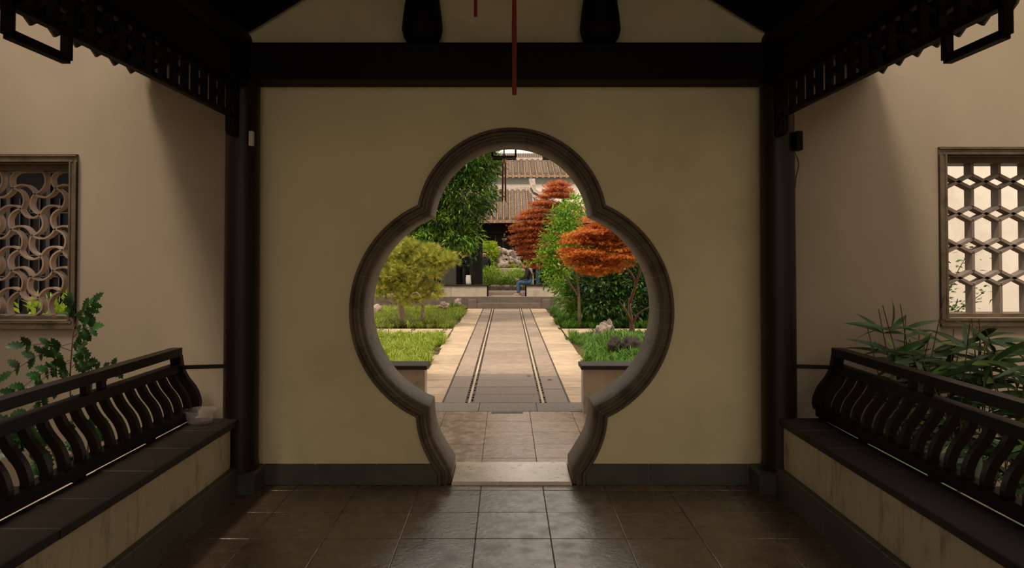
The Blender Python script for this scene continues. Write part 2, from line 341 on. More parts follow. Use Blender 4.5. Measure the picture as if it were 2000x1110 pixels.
# gate outline (right half, metres from the gate's centre line)
def circ_hit(c0, r0, c1, r1):
    d = math.dist(c0, c1); a = (r0 * r0 - r1 * r1 + d * d) / (2 * d); h = math.sqrt(r0 * r0 - a * a)
    mx = c0[0] + a * (c1[0] - c0[0]) / d; my = c0[1] + a * (c1[1] - c0[1]) / d
    c = [(mx + h * (c1[1] - c0[1]) / d, my - h * (c1[0] - c0[0]) / d), (mx - h * (c1[1] - c0[1]) / d, my + h * (c1[0] - c0[0]) / d)]
    return max(c, key=lambda p: p[0])
CT, CS = (0, 2.127), (.370, 1.408)
RT, RS = (.783, .668), (.955, .838)
def half(t):
    """list of (segment, parameter, point) from the floor up to the crown; t 0 outer 1 inner"""
    A = ([(.60, 0), (.60, .088), (.645, .15), (.715, .28), (.762, .42)], [(.49, 0), (.49, .12), (.553, .22), (.625, .3466), (.66, .47)])[t]
    cusp = circ_hit(CT, RT[t], CS, RS[t])
    lo = (R(-64.6), R(-68.9))[t]
    lowp = (CS[0] + RS[t] * math.cos(lo), CS[1] + RS[t] * math.sin(lo))
    hi = math.atan2(cusp[1] - CS[1], cusp[0] - CS[0]); tl = math.atan2(cusp[1] - CT[1], cusp[0] - CT[0])
    out = [('A', 0, A[0])]
    sm = catmull([(x, z, 0) for x, z in A[1:]] + [(lowp[0], lowp[1], 0)], 5)
    out += [('A', 1 + i, (p.x, p.y)) for i, p in enumerate(sm)]
    NB = 44
    out += [('B', i, (CS[0] + RS[t] * math.cos(lo + (hi - lo) * i / NB), CS[1] + RS[t] * math.sin(lo + (hi - lo) * i / NB))) for i in range(1, NB + 1)]
    NC = 28
    out += [('C', i, (CT[0] + RT[t] * math.cos(tl + (R(90) - tl) * i / NC), CT[1] + RT[t] * math.sin(tl + (R(90) - tl) * i / NC))) for i in range(1, NC + 1)]
    return out
HO, HI = half(0), half(1); NA = sum(1 for s in HO if s[0] == 'A'); NH = len(HO)
right_o = [(G + p[0], p[1]) for _, _, p in HO]; right_i = [(G + p[0], p[1]) for _, _, p in HI]
left_o = [(G - p[0], p[1]) for _, _, p in HO]; left_i = [(G - p[0], p[1]) for _, _, p in HI]
ring_o = right_o + left_o[:-1][::-1]; ring_i = right_i + left_i[:-1][::-1]; NR = len(ring_o)
# gate wall and courtyard walls: one wall face towards us, the middle panel inside the corridor
hole = ring_o[:]
gx = 2.24
outer = [(-gx, 0)] + [(left_o[0][0], 0)] + [p for p in ring_o[::-1]][1:-1] + [(right_o[0][0], 0), (gx, 0), (gx, 3.9), (0, 5.25), (-gx, 3.9)]
wb = tag(panel('wall_back', outer, [], 6.08, 6.52, M['plaster']), kind='structure')
WL = (-5.02, -3.585, 1.325, 2.63); WR = (3.605, 5.05, 1.345, 2.69)      # clear openings of the two windows
wl = tag(panel('wall_back_left', [(-7, -.1), (-gx, -.1), (-gx, 4.4), (-7, 4.4)], [[(WL[0], WL[2]), (WL[1], WL[2]), (WL[1], WL[3]), (WL[0], WL[3])]], 6.085, 6.52, M['plaster_out']), kind='structure')
wr = tag(panel('wall_back_right', [(gx, -.1), (7, -.1), (7, 4.4), (gx, 4.4)], [[(WR[0], WR[2]), (WR[1], WR[2]), (WR[1], WR[3]), (WR[0], WR[3])]], 6.085, 6.52, M['plaster_out']), kind='structure')
for sgn, nm in ((-1, 'left'), (1, 'right')):
    x = 5.3 * sgn
    tag(MB().box(min(x, x + .3 * sgn), max(x, x + .3 * sgn), -6.0, 6.08, -.1, 6.6 if sgn < 0 else 5.2).build('wall_' + nm, M['plaster_out']), kind='structure')  # unseen side walls, raised to keep sun and sky light off the courtyards
    tag(MB().box(*sorted((2.62 * sgn, 5.3 * sgn)), -3.4, 6.08, -.2, -.02).build('floor_courtyard_' + nm, M['soil']), kind='structure')
tag(MB().box(-9, 9, -6.0, -3.4, -.2, -.02).build('floor_rear_court', M['path']), kind='structure')  # unseen court, opened behind the camera to admit sky light
tag(MB().box(-9, 9, -6.3, -6.0, -.2, 2.5).build('wall_front_blocker', M['plaster_white']), kind='structure')  # unseen wall added behind the camera, its height set to limit fill light

# moon gate surround: door_1 with its stone blocks
dr = empty('door_1', (G, 6.3, 0), kind='structure')
PROF = [(0, 6.12), (0, 6.048), (.06, 6.036), (.2, 6.036), (.25, 6.05), (.30, 6.062), (.44, 6.064), (.48, 6.048), (.54, 6.042), (.64, 6.044), (.70, 6.06), (.74, 6.074), (.9, 6.076), (1, 6.09), (1, 6.52), (.9, 6.535), (0, 6.55), (0, 6.46)]
def sweep(i0, i1, prof, shrink=0.0):
    b = MB(); vs = []; n = len(prof); st = []
    for i in range(i0, i1 + 1):
        o = Vector(ring_o[i]); c = Vector(ring_i[i])
        if shrink:
            j = i + 1 if i < i1 else i - 1; k = 1 if i == i0 else (1 if i == i1 else 0)
            if k:
                o = o + (Vector(ring_o[j]) - o).normalized() * shrink; c = c + (Vector(ring_i[j]) - c).normalized() * shrink
        st.append((o, c))
    for o, c in st:
        for t, y in prof:
            p = o.lerp(c, t); vs.append((p.x, y, p.y))
    fs = []
    for i in range(len(st) - 1):
        for k in range(n): fs.append((i * n + k, i * n + (k + 1) % n, (i + 1) * n + (k + 1) % n, (i + 1) * n + k))
    fs += [tuple(range(n)), tuple((len(st) - 1) * n + k for k in range(n))[::-1]]
    b.add(vs, fs); return b
def near_idx(px, pz):
    return min(range(NR), key=lambda i: (ring_o[i][0] - G - px) ** 2 + (ring_o[i][1] - pz) ** 2)
cuts = [0, near_idx(.715, .33), NA - 1]
for a in (-51.6, -34.3, -16.6, .7, 17.9, 35.7, 53.7): cuts.append(near_idx(CS[0] + RS[0] * math.cos(R(a)), CS[1] + RS[0] * math.sin(R(a))))
cuts.append(NA - 1 + 44)
for a in (29.3, 53.8, 77.5): cuts.append(near_idx(RT[0] * math.cos(R(a)), CT[1] + RT[0] * math.sin(R(a))))
cuts = sorted(set(cuts)); allc = cuts + [NR - 1 - c for c in cuts[::-1]]
def fixn(o, sm=True):
    bm = bmesh.new(); bm.from_mesh(o.data); bmesh.ops.recalc_face_normals(bm, faces=bm.faces); bm.to_mesh(o.data); bm.free(); return o
for a, b_ in zip(allc[:-1], allc[1:]):
    fixn(sweep(a, b_, PROF, .0017).build('stone_block', M['stone_gate'], dr, smooth=True))
PM = [(max(.0, t - .02) if t < 1 else .985, y + (.004 if y < 6.2 else -.004)) for t, y in PROF]
fixn(sweep(0, NR - 1, PM).build('mortar', M['mortar'], dr, smooth=True))
tag(MB().bbox(G - .488, G + .488, 6.052, 6.63, -.02, .026, .006).build('trim_1', M['threshold']), kind='structure')

# skirting stones
def skirting(name, segs, axis, at0, at1, h=.166, m=None):
    p = empty(name, (segs[0][0], at0, 0) if axis == 'x' else (at0, segs[0][0], 0), kind='structure')
    for a, b in segs:
        if axis == 'x': MB().bbox(a + .0015, b - .0015, at0, at1, 0, h, .006).build('stone', m or M['stone_base'], p)
        else: MB().bbox(at0, at1, a + .0015, b - .0015, 0, h, .006).build('stone', m or M['stone_base'], p)
    if axis == 'x': MB().box(segs[0][0] + .01, segs[-1][1] - .01, at0 + .004, at1, 0, h - .006).build('mortar', M['mortar'], p)
    else:
        w = .004 if at0 > 0 else 0
        MB().box(at0 + (.004 if at0 > 0 else 0), at1 - (.004 if at0 < 0 else 0), segs[0][0] + .01, segs[-1][1] - .01, 0, h - .006).build('mortar', M['mortar'], p)
    return p
def cutlist(v): return list(zip(v[:-1], v[1:]))
skirting('baseboard_back_left', cutlist([-1.98, -1.56, -1.06, G - .605]), 'x', 6.052, 6.079)
skirting('baseboard_back_right', cutlist([G + .605, 1.15, 1.64, 2.02]), 'x', 6.052, 6.079)
BX = 2.15                                       # bench face
for sgn, nm in ((-1, 'left'), (1, 'right')):
    ycuts = [2.875, 3.48, 4.20, 4.92, 5.80]
    a0, a1 = sorted((sgn * (BX - .055), sgn * (BX + .0)))
    skirting('baseboard_' + nm, cutlist(ycuts), 'y', a0, a1, .212)
    # stone footing under the corner column
    x0, x1 = sorted((sgn * 1.965, sgn * 2.31))
    t = tag(MB().bbox(x0, x1, 5.805, 6.078, 0, .172, .02).build('column_footing', M['stone_base'], smooth=False),
            'rough grey stone block under the %s corner column of the gate wall' % nm, 'stone base')

# ------------------------------------------------------------------ columns
def col(x, y, label, r=.136):
    t = empty('wooden_column', (x, y, .172), label, 'column', None)
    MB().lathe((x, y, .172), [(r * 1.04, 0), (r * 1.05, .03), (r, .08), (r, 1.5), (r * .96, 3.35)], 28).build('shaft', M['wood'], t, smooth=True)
    return t
cl = col(-2.115, 5.925, 'dark red wooden column at the left end of the gate wall')
cr_ = col(2.165, 5.925, 'dark red wooden column at the right end of the gate wall')
MB().bbox(-2.012, -1.982, 5.76, 5.80, 2.72, 2.835, .003).build('paper_tag', M['white'], cl)['label'] = 'small whitish tag hung high on the column'
MB().bbox(2.265, 2.315, 5.78, 5.88, 2.69, 2.84, .006).build('junction_box', M['wood_black'], cr_)['label'] = 'small black box on the side of the column'
# near columns just out of the frame carry railing and frieze
for sgn, nm in ((-1, 'left'), (1, 'right')):
    t = tag(MB().lathe((sgn * 2.11, 2.72, .0), [(.15, 0), (.15, .16), (.128, .2), (.128, 3.185)], 24).build('wooden_column', M['wood'], smooth=True),
            'dark wooden column beside the near end of the %s railing' % nm, 'column')

# ------------------------------------------------------------------ benches
for sgn, nm in ((-1, 'left'), (1, 'right')):
    t = empty('stone_bench', (sgn * 2.35, 2, 0), 'long plastered bench with dark stone seat slabs, %s side of the corridor' % nm, 'bench')
    x0, x1 = sorted((sgn * BX, sgn * 2.56))
    MB().box(x0, x1, 2.875, 5.80, .0, .538).build('plaster_body', M['plaster_bench'], t)
    ycuts = [2.875, 3.02, 3.50, 3.93, 4.42, 4.93, 5.42, 5.83]
    for a, b in cutlist(ycuts):
        xa, xb = sorted((sgn * (BX - (.06 if sgn < 0 else .025) + random.uniform(-.004, .004)), sgn * 2.445))
        MB().bbox(xa, xb, a + .0015, b - .0015, .54, .590 + random.uniform(-.0015, .0015), .006).build('seat_slab', M['slab'], t)
    xa, xb = sorted((sgn * (BX - .015), sgn * 2.42))
    MB().box(xa, xb, 2.88, 5.82, .542, .583).build('mortar', M['mortar'], t)

# ------------------------------------------------------------------ leaning railings
def railing(sgn, label):
    t = empty('leaning_railing', (sgn * 2.46, 4.5, .56), label, 'railing')
    X = lambda x: sgn * x
    Y0, Y1 = 3.10, 5.86
    MB().beam((X(2.465), Y0, .645), (X(2.465), Y1, .645), .075, .085).build('bottom_rail', M['wood_rail'], t)
    MB().beam((X(2.585), Y0, .985), (X(2.585), Y1, .985), .075, .065).build('middle_rail', M['wood_rail'], t)
    MB().beam((X(2.600), Y0, 1.105), (X(2.600), Y1, 1.105), .085, .062).build('handrail', M['wood_rail'], t)
    prof = catmull([(2.455, 0, .665), (2.445, 0, .715), (2.475, 0, .80), (2.54, 0, .885), (2.582, 0, .965)], 4)
    def strip(y, w, th, ext=None, name='baluster'):
        pr = list(prof) + ([Vector(p) for p in ext] if ext else []); vs = []
        for i, p in enumerate(pr):
            d = (pr[min(i + 1, len(pr) - 1)] - pr[max(i - 1, 0)]).normalized(); nrm = Vector((d.z, 0, -d.x))
            for a, b in ((-1, -1), (1, -1), (1, 1), (-1, 1)):
                q = p + nrm * a * th / 2; vs.append((X(q.x), y + b * w / 2, q.z))
        n = len(pr); fs = [(0, 1, 2, 3), tuple(4 * (n - 1) + k for k in (3, 2, 1, 0))]
        for i in range(n - 1):
            for k in range(4): fs.append((4 * i + k, 4 * i + (k + 1) % 4, 4 * i + 4 + (k + 1) % 4, 4 * i + 4 + k))
        return fixn(MB().add(vs, fs).build(name, M['wood_rail'], t))
    y = 5.70
    while y > 3.2:
        strip(y, .042, .05); y -= .158
    strip(5.845, .05, .085, [(2.595, 0, 1.04), (2.60, 0, 1.075)], 'end_board')
    for yy in (4.58, 4.76, 3.25):
        MB().beam((X(2.592), yy, 1.01), (X(2.598), yy, 1.08), .04, .05, up=(0, 1, 0)).build('strut', M['wood_rail'], t)
    for yy in (3.4, 4.25, 5.1, 5.75):
        MB().box(*sorted((X(2.43), X(2.50))), yy - .06, yy + .06, .5915, .605).build('foot', M['wood_rail'], t)
    MB().beam((X(2.59), 5.83, .985), (X(2.21), 5.90, .985), .022, .03).build('tie_rod', M['wood_rail'], t)
    return t
railing(-1, 'dark wooden leaning railing with curved balusters on the left bench')
railing(1, 'dark wooden leaning railing with curved balusters on the right bench')

# plastic bowl
t = empty('plastic_bowl', (-2.325, 5.64, .592), 'clear plastic food bowl on the far end of the left bench', 'bowl')
MB().lathe((-2.325, 5.64, .5925), [(.085, 0), (.092, .01), (.105, .085), (.125, .098), (.125, .104), (.100, .10), (.088, .014), (.001, .010)], 28).build('bowl_shell', M['plastic'], t, smooth=True)
MB().lathe((-2.325, 5.64, .607), [(.083, 0), (.085, .012)], 24).build('liquid', glassmat('purple_liquid', (.12, .05, .09), .5), t, smooth=True)

# ------------------------------------------------------------------ beams and roof of the near corridor
def zr(x):
    x = abs(x); return 3.86 + .62 * (1.86 - x) if x < 2.1 else 3.711 - .40 * (x - 2.1)
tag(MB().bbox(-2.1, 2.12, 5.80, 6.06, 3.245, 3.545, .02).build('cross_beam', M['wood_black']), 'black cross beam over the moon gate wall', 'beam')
for sgn, nm in ((-1, 'left'), (1, 'right')):
    x = sgn * 2.11
    tag(MB().bbox(x - .07, x + .07, -3.3, 5.80, 3.19, 3.42, .01).build('side_beam', M['wood_black']), 'long black beam above the %s hanging lattice' % nm, 'beam')
    tag(MB().tube([(x, -3.3, 3.535), (x, 5.80, 3.535)], .11, 16).build('purlin', M['wood_black'], smooth=True), 'round black purlin above the %s side beam' % nm, 'beam')
    xg = -.68 if sgn < 0 else .75
    tag(MB().lathe((xg, 5.93, 3.546), [(.07, 0), (.115, .02), (.15, .07), (.165, .13), (.155, .24), (.13, .42), (.125, .85 - .0)], 24).build('gourd_post', M['wood_black'], smooth=True),
        'black rounded short post standing on the cross beam, %s one' % nm, 'roof post')
    tag(MB().tube([(sgn * .72, -3.3, 4.44), (sgn * .72, 6.0, 4.44)], .09, 14).build('purlin', M['wood_black'], smooth=True), 'black upper purlin high under the roof, %s slope' % nm, 'beam')
ce = empty('ceiling', (0, 1.5, 4.9), kind='structure')
for sgn in (-1, 1):
    b = MB(); xs_ = [0, 1.0, 2.1, 2.98]
    for a, c in cutlist(xs_):
        b.add([(sgn * a, -3.4, zr(a) + .06), (sgn * c, -3.4, zr(c) + .06), (sgn * c, 6.1, zr(c) + .06), (sgn * a, 6.1, zr(a) + .06),
               (sgn * a, -3.4, zr(a) + .22), (sgn * c, -3.4, zr(c) + .22), (sgn * c, 6.1, zr(c) + .22), (sgn * a, 6.1, zr(a) + .22)],
              [(0, 1, 2, 3), (7, 6, 5, 4), (0, 4, 5, 1), (1, 5, 6, 2), (2, 6, 7, 3), (3, 7, 4, 0)])
    fixn(b.build('roof_boards', M['ceil'], ce))
    for k in range(38):
        y = 5.98 - .25 * k
        bb = MB(); P = [(0, zr(0)), (2.1, zr(2.1)), (2.94, zr(2.94))]
        for (xa, za), (xb, zb) in cutlist(P): bb.beam((sgn * xa, y, za + .02), (sgn * xb, y, zb + .02), .07, .075)
        bb.build('rafter', M['ceil'], ce)
    # pendant drip tiles along the eave
    for k in range(36):
        y = 5.9 - .25 * k; x = sgn * 3.0; z = zr(3.0) + .10; b = MB()
        pts = [(-.105, .0), (.105, .0), (.10, -.05), (.06, -.10), (0, -.135), (-.06, -.10), (-.10, -.05)]
        vs = [(x, y + a, z + c) for a, c in pts] + [(x + .015 * sgn, y + a, z + c) for a, c in pts]; n = len(pts)
        b.add(vs, [tuple(range(n)), tuple(range(n, 2 * n))[::-1]] + [(i, (i + 1) % n, n + (i + 1) % n, n + i) for i in range(n)])
        fixn(b.build('drip_tile', M['rooftile'], ce))
    fixn(MB().beam((sgn * 2.96, -3.3, zr(2.96) + .04), (sgn * 2.96, 6.0, zr(2.96) + .04), .06, .05).build('eave_board', M['ceil'], ce))

# hanging lattice friezes
def frieze(sgn, label):
    x = sgn * 2.12; Y0, Y1 = 3.13, 5.79; t = empty('hanging_lattice', (x, 4.5, 2.8), label, 'lattice'); w = .04
    def bar(name, p, q, a=w, b=w): MB().beam(p, q, a, b, up=(0, 0, 1) if abs(p[2] - q[2]) < .01 else (0, 1, 0)).build(name, M['wood_black'], t)
    bar('top_rail', (x, Y0, 3.172), (x, Y1, 3.172)); bar('bottom_rail', (x, Y0, 2.945), (x, Y1, 2.945), w, .036)
    n = 17; st = (Y1 - Y0) / n
    for k in range(n + 1):
        y = Y0 + st * k
        lo = 2.81 if (k in (0, n)) else 2.945
        bar('upright', (x, y, lo), (x, y, 3.172))
        if k < n and k % 2 == 0: bar('crossbar', (x, y, 3.06), (x, y + st, 3.06))
    for ya, yb, zl in ((Y1 - st * 1, Y1, 2.812), (Y0, Y0 + .42, 2.812)):
        bar('drop_bar', (x, ya, zl), (x, yb, zl)); 
        if ya > 4: bar('drop_upright', (x, ya, zl), (x, ya, 2.945))
        else: bar('drop_upright', (x, yb, zl), (x, yb, 2.945), .036, .045)
    return t
frieze(-1, 'black openwork hanging lattice under the left eave of the corridor')
frieze(1, 'black openwork hanging lattice under the right eave of the corridor')

# thin cable on the right wall
t = tag(MB().tube(catmull([(2.40, 6.079, 2.86), (2.385, 6.079, 2.80), (2.36, 6.079, 2.74), (2.40, 6.079, 2.62), (2.375, 6.079, 2.5), (2.37, 6.079, 2.42)], 4), .003, 5).build('thin_cable', M['wire']),
        'thin black cable hanging down the wall beside the right column', 'cable')

# lanterns: only tassels of the near one come into the frame
def lantern(x, y, zb, w, tassel, label, h=.42, corner=.12, tw=.009, group=None, single=False):
    t = empty('palace_lantern', (x, y, zb), label, 'lantern', group); m = M['wood_black']; n = 4
    c = [(x - w / 2, y - w / 2), (x + w / 2, y - w / 2), (x + w / 2, y + w / 2), (x - w / 2, y + w / 2)]
    f = MB()
    for i in range(4):
        a, b = c[i], c[(i + 1) % 4]
        for z in (zb + .008, zb + .18, zb + h): f.beam((*a, z), (*b, z), .014, .014)
        f.beam((*a, zb), (*a, zb + h + .05), .016, .016, up=(0, 1, 0))
        mx, my = (a[0] + b[0]) / 2, (a[1] + b[1]) / 2; f.beam((mx, my, zb), (mx, my, zb + .18), .012, .012, up=(0, 1, 0))
    f.beam((x - w / 2, y, zb + .008), (x + w / 2, y, zb + .008), .02, .012); f.build('frame', m, t)
    for i in range(4):
        a, b = Vector((*c[i], 0)), Vector((*c[(i + 1) % 4], 0))
        MB().beam(a.lerp(b, .05) + Vector((0, 0, zb + h / 2 + .05)), a.lerp(b, .95) + Vector((0, 0, zb + h / 2 + .05)), .003, h - .13).build('glass_pane', M['glass'], t)
    MB().lathe((x, y, zb + h), [(w * .75, 0), (w * .78, .03), (w * .4, .08), (.02, .10), (.02, .3)], 4).build('canopy', m, t)
    MB().tube([(x, y, zb + h + .28), (x, y, zr(x) + .05 if y < 6 else 4.68)], .008, 6).build('hanging_rod', m, t)
    if tassel: MB().lathe((x, y, zb - .05), [(.008, 0), (.02, .012), (.022, .035), (.01, .055)], 10).build('knot', M['gold'], t)
    for dx in ((0,) if single else (-tw * 1.3, tw * 1.3) if tassel else ()):
        MB().tube([(x + dx, y, zb - .045), (x + dx * 1.1, y, zb - .05 - tassel * .5), (x + dx * 1.2, y, zb - .05 - tassel)], [tw * .8, tw, tw * .9], 7).build('tassel', M['red'], t)
    for i in range(4):
        MB().tube([(*c[i], zb + .1), (c[i][0], c[i][1], zb - corner - (.14 if single and i == 3 else 0))], tw * .8, 6).build('corner_tassel', M['red'], t)
    return t
lantern(.035, 3.45, 3.22, .38, .55, 'palace lantern above the frame whose long red tassel hangs before the gate wall', h=.45, corner=.03, tw=.012, single=True)

# ------------------------------------------------------------------ windows
def wframe(name, w, sgn):
    x0, x1, z0, z1 = w; t = empty(name, ((x0 + x1) / 2, 6.2, z0), kind='structure'); o = .062
    for nm, (a, b, c, d) in (('frame_top', (x0 - o, x1 + o, z1, z1 + o)), ('frame_bottom', (x0 - o, x1 + o, z0 - o, z0)), ('frame_left', (x0 - o, x0, z0, z1)), ('frame_right', (x1, x1 + o, z0, z1))):
        b_ = MB().box(a, b, 6.06, 6.13, c, d)
        e = .018
        if nm == 'frame_top': b_.box(a, b, 6.046, 6.07, d - e, d); b_.box(a + .03, b - .03, 6.052, 6.07, c, c + .016)
        if nm == 'frame_bottom': b_.box(a, b, 6.046, 6.07, c, c + e); b_.box(a + .03, b - .03, 6.052, 6.07, d - .016, d)
        if nm == 'frame_left': b_.box(a, a + e, 6.046, 6.07, c, d); b_.box(b - .016, b, 6.052, 6.07, c, d)
        if nm == 'frame_right': b_.box(b - e, b, 6.046, 6.07, c, d); b_.box(a, a + .016, 6.052, 6.07, c, d)
        b_.build(nm, M['stone_gate'], t)
    MB().box(x0, x1, 6.20, 6.42, z1 - .055, z1).box(x0, x1, 6.20, 6.42, z0, z0 + .03).build('lattice_frame', M['stone_gate'], t)
    return t
w1 = wframe('window_1', WL, -1); w2 = wframe('window_2', WR, 1)
# left window: curved clay tiles
def arc_piece(p, q, bulge, parent, y0=6.25, y1=6.32, th=.014):
    p = Vector(p); q = Vector(q); d = q - p; L = d.length; d.normalize(); n = Vector((-d.y, d.x)); pts = []
    for k in range(9):
        t = k / 8; pts.append(p + d * L * t + n * bulge * math.sin(math.pi * t) ** .75)
    vs = []; m = len(pts)
    for i, c in enumerate(pts):
        tn = (pts[min(i + 1, m - 1)] - pts[max(i - 1, 0)]).normalized(); nn = Vector((-tn.y, tn.x)) * th / 2
        for yy in (y0, y1):
            for s_ in (-1, 1): vs.append((c.x + nn.x * s_, yy, c.y + nn.y * s_))
    fs = [(0, 1, 3, 2), tuple(4 * (m - 1) + k for k in (2, 3, 1, 0))]
    for i in range(m - 1):
        for a, b in ((0, 1), (1, 3), (3, 2), (2, 0)): fs.append((4 * i + a, 4 * i + b, 4 * i + 4 + b, 4 * i + 4 + a))
    return fixn(MB().add(vs, fs).build('curved_tile', M['clay'], parent, smooth=True))
cw, ch = .178, .172; z0 = WL[2] + .03; z1 = WL[3] - .055; rj = random.Random(5)
nx, nz = 9, 7; ch = (z1 - z0) / nz; node = {}
for i in range(-1, nx + 1):
    for j in range(nz + 1):
        node[i, j] = (WL[1] - .04 - cw * i + (.045 if j % 2 else -.02) + rj.uniform(-.012, .012), z0 + ch * j + (0 if j in (0, nz) else (.03 if i % 2 else -.02)))
for (i, j), p in node.items():
    for di, dj in ((1, 0), (0, 1)):
        if (i + di, j + dj) in node:
            if di and j in (0, nz): continue
            q = node[i + di, j + dj]
            if min(p[0], q[0]) < WL[0] or max(p[0], q[0]) > WL[1] - .002: continue
            arc_piece(p, q, (.052 if (i + j) % 2 else -.052) * (1 if di else 1.1), w1)
# right window: straight bars in hexagons and lozenges
px_, pz_ = .229, .271; zc = WR[3] - .055 - .15; x = WR[0] + .092
def lbar(p, q, th=.024):
    MB().beam((p[0], 6.29, p[1]), (q[0], 6.29, q[1]), .10, th, up=(-(q[1] - p[1]), 0, q[0] - p[0])).build('lattice_bar', M['lattice'], w2)
i = 0
while x < WR[1]:
    z = zc; j = 0; lbar((x, WR[3] - .055), (x, zc + .058))
    while z - .058 > WR[2] + .04:
        zn = z - pz_ + .058; zb_ = WR[2] + .03
        lbar((x, z - .058), (x, zb_ if zn - .116 < zb_ else zn))
        if x + px_ < WR[1]:
            lbar((x, z + .058), (x + px_, z - .058)); lbar((x, z - .058), (x + px_, z + .058))
        if i == 0:
            lbar((x, z + .058), (WR[0], z + .011)); lbar((x, z - .058), (WR[0], z - .011))
        z -= pz_
    x += px_; i += 1

# ------------------------------------------------------------------ passage behind the wall
pf = tag(MB().box(-7, 7, 6.06, 9.36, -.12, -.02).build('floor_passage', M['mortar_floor']), kind='structure')
ys2 = [6.64, 6.84, 7.34, 7.84, 8.34, 8.84]
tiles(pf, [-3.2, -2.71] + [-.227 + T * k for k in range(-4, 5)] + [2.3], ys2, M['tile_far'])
MB().box(-7, -3.21, 6.5, 8.8, -.03, 0).box(-3.2, G - .5, 6.53, 6.636, -.03, 0).box(G + .5, 2.3, 6.53, 6.636, -.03, 0).build('side_paving', M['tile_far'], pf)
for a, b in cutlist([-1.0, -.34, .364, .95]): slab('granite_slab', a + .003, b - .003, 8.845, 9.345, -.03, .004, M['granite'], pf)
slab('drain_cover', -.18, .19, 8.74, 8.838, -.028, .006, M['stone_base'], pf)
def low_wall(x0, x1, label):
    t = empty('parapet_bench', ((x0 + x1) / 2, 8.88, 0), label, 'low wall')
    MB().box(x0, x1, 8.76, 9.0, 0, .515).build('plaster_body', M['parapet'], t)
    n = max(1, round((x1 - x0) / .9)); 
    for k in range(n): MB().bbox(x0 - (.03 if k == 0 else 0) + (x1 - x0) * k / n, x0 + (x1 - x0) * (k + 1) / n + (.03 if k == n - 1 else 0), 8.69, 9.07, .517, .565, .006).build('coping_slab', M['slab'], t)
    return t
low_wall(-4.6, -.965, 'low plastered parapet bench left of the garden path entrance')
low_wall(.90, 2.3, 'low plastered parapet bench right of the garden path entrance')
# passage roof
pc = empty('ceiling_passage', (0, 7.8, 3.4), kind='structure')
def zp(y): return 4.75 - abs(y - 7.85) * .42
b = MB()
for a, c in ((6.5, 7.85), (7.85, 9.5)):
    b.add([(-4.6, a, zp(a)), (2.6, a, zp(a)), (2.6, c, zp(c)), (-4.6, c, zp(c)), (-4.6, a, zp(a) + .16), (2.6, a, zp(a) + .16), (2.6, c, zp(c) + .16), (-4.6, c, zp(c) + .16)],
          [(0, 3, 2, 1), (4, 5, 6, 7), (0, 1, 5, 4), (1, 2, 6, 5), (2, 3, 7, 6), (3, 0, 4, 7)])
b.build('roof_boards', M['ceil'], pc)
for k in range(28):
    x = -4.5 + .26 * k; bb = MB()
    for a, c in ((6.5, 7.85), (7.85, 9.45)): bb.beam((x, a, zp(a) - .04), (x, c, zp(c) - .04), .07, .075)
    bb.build('rafter', M['ceil'], pc)
tag(MB().bbox(-4.5, 2.5, 8.82, 8.94, 3.85, 4.1, .01).build('passage_beam', M['wood_black']), 'dark eave beam of the passage behind the gate wall', 'beam')
for x, w_ in ((-4.4, 'far left end'), (-1.9, 'left middle'), (1.9, 'right end')):
    tag(MB().lathe((x, 8.88, .566), [(.11, 0), (.11, 3.28)], 20).build('passage_column', M['wood'], smooth=True), 'slim dark column on the parapet bench at its %s' % w_, 'column')
lantern(-.03, 7.85, 2.885, .245, .40, 'glazed palace lantern with red tassel, seen through the top of the gate at its middle', corner=.0, tw=.010)
lantern(.515, 7.85, 2.885, .245, 0, 'glazed palace lantern cut off by the right of the gate arch', corner=.0, tw=.010)

# surroundings seen through the two windows
tag(MB().box(3.0, 9.5, 10.2, 10.5, -.1, 4.6).build('wall_right_courtyard', M['plaster_white']), kind='structure')
tag(MB().box(2.35, 9.5, 6.5, 10.2, -.2, -.02).build('floor_right_courtyard', M['soil']), kind='structure')
hl = empty('side_hall', (-6.5, 11.5, 0), 'dark timber hall front seen through the left window', 'building')
MB().box(-10.5, -4.9, 11.2, 14.5, 0, 3.4).build('hall_body', M['wood_black'], hl)
MB().add([(-10.8, 10.3, 3.3), (-4.6, 10.3, 3.3), (-4.6, 12.8, 4.6), (-10.8, 12.8, 4.6), (-10.8, 15.3, 3.3), (-4.6, 15.3, 3.3),
          (-10.8, 10.3, 3.15), (-4.6, 10.3, 3.15), (-4.6, 15.3, 3.15), (-10.8, 15.3, 3.15)],
         [(0, 1, 2, 3), (3, 2, 5, 4), (6, 9, 8, 7), (0, 6, 7, 1), (1, 7, 8, 5, 2), (4, 5, 8, 9), (0, 3, 4, 9, 6)]).build('hall_roof', M['rooftile'], hl)
for k in range(9):
    x = -5.1 - .6 * k
    MB().box(x - .03, x + .03, 11.14, 11.2, .4, 3.1).build('window_post', M['wood'], hl)
    f = MB()
    for j in range(5): f.box(x - .55, x - .05, 11.16, 11.19, 1.2 + .32 * j, 1.22 + .32 * j)
    for j in range(3): f.box(x - .45 + .15 * j, x - .43 + .15 * j, 11.16, 11.19, 1.0, 2.7)
    f.build('window_lattice', M['wood'], hl)

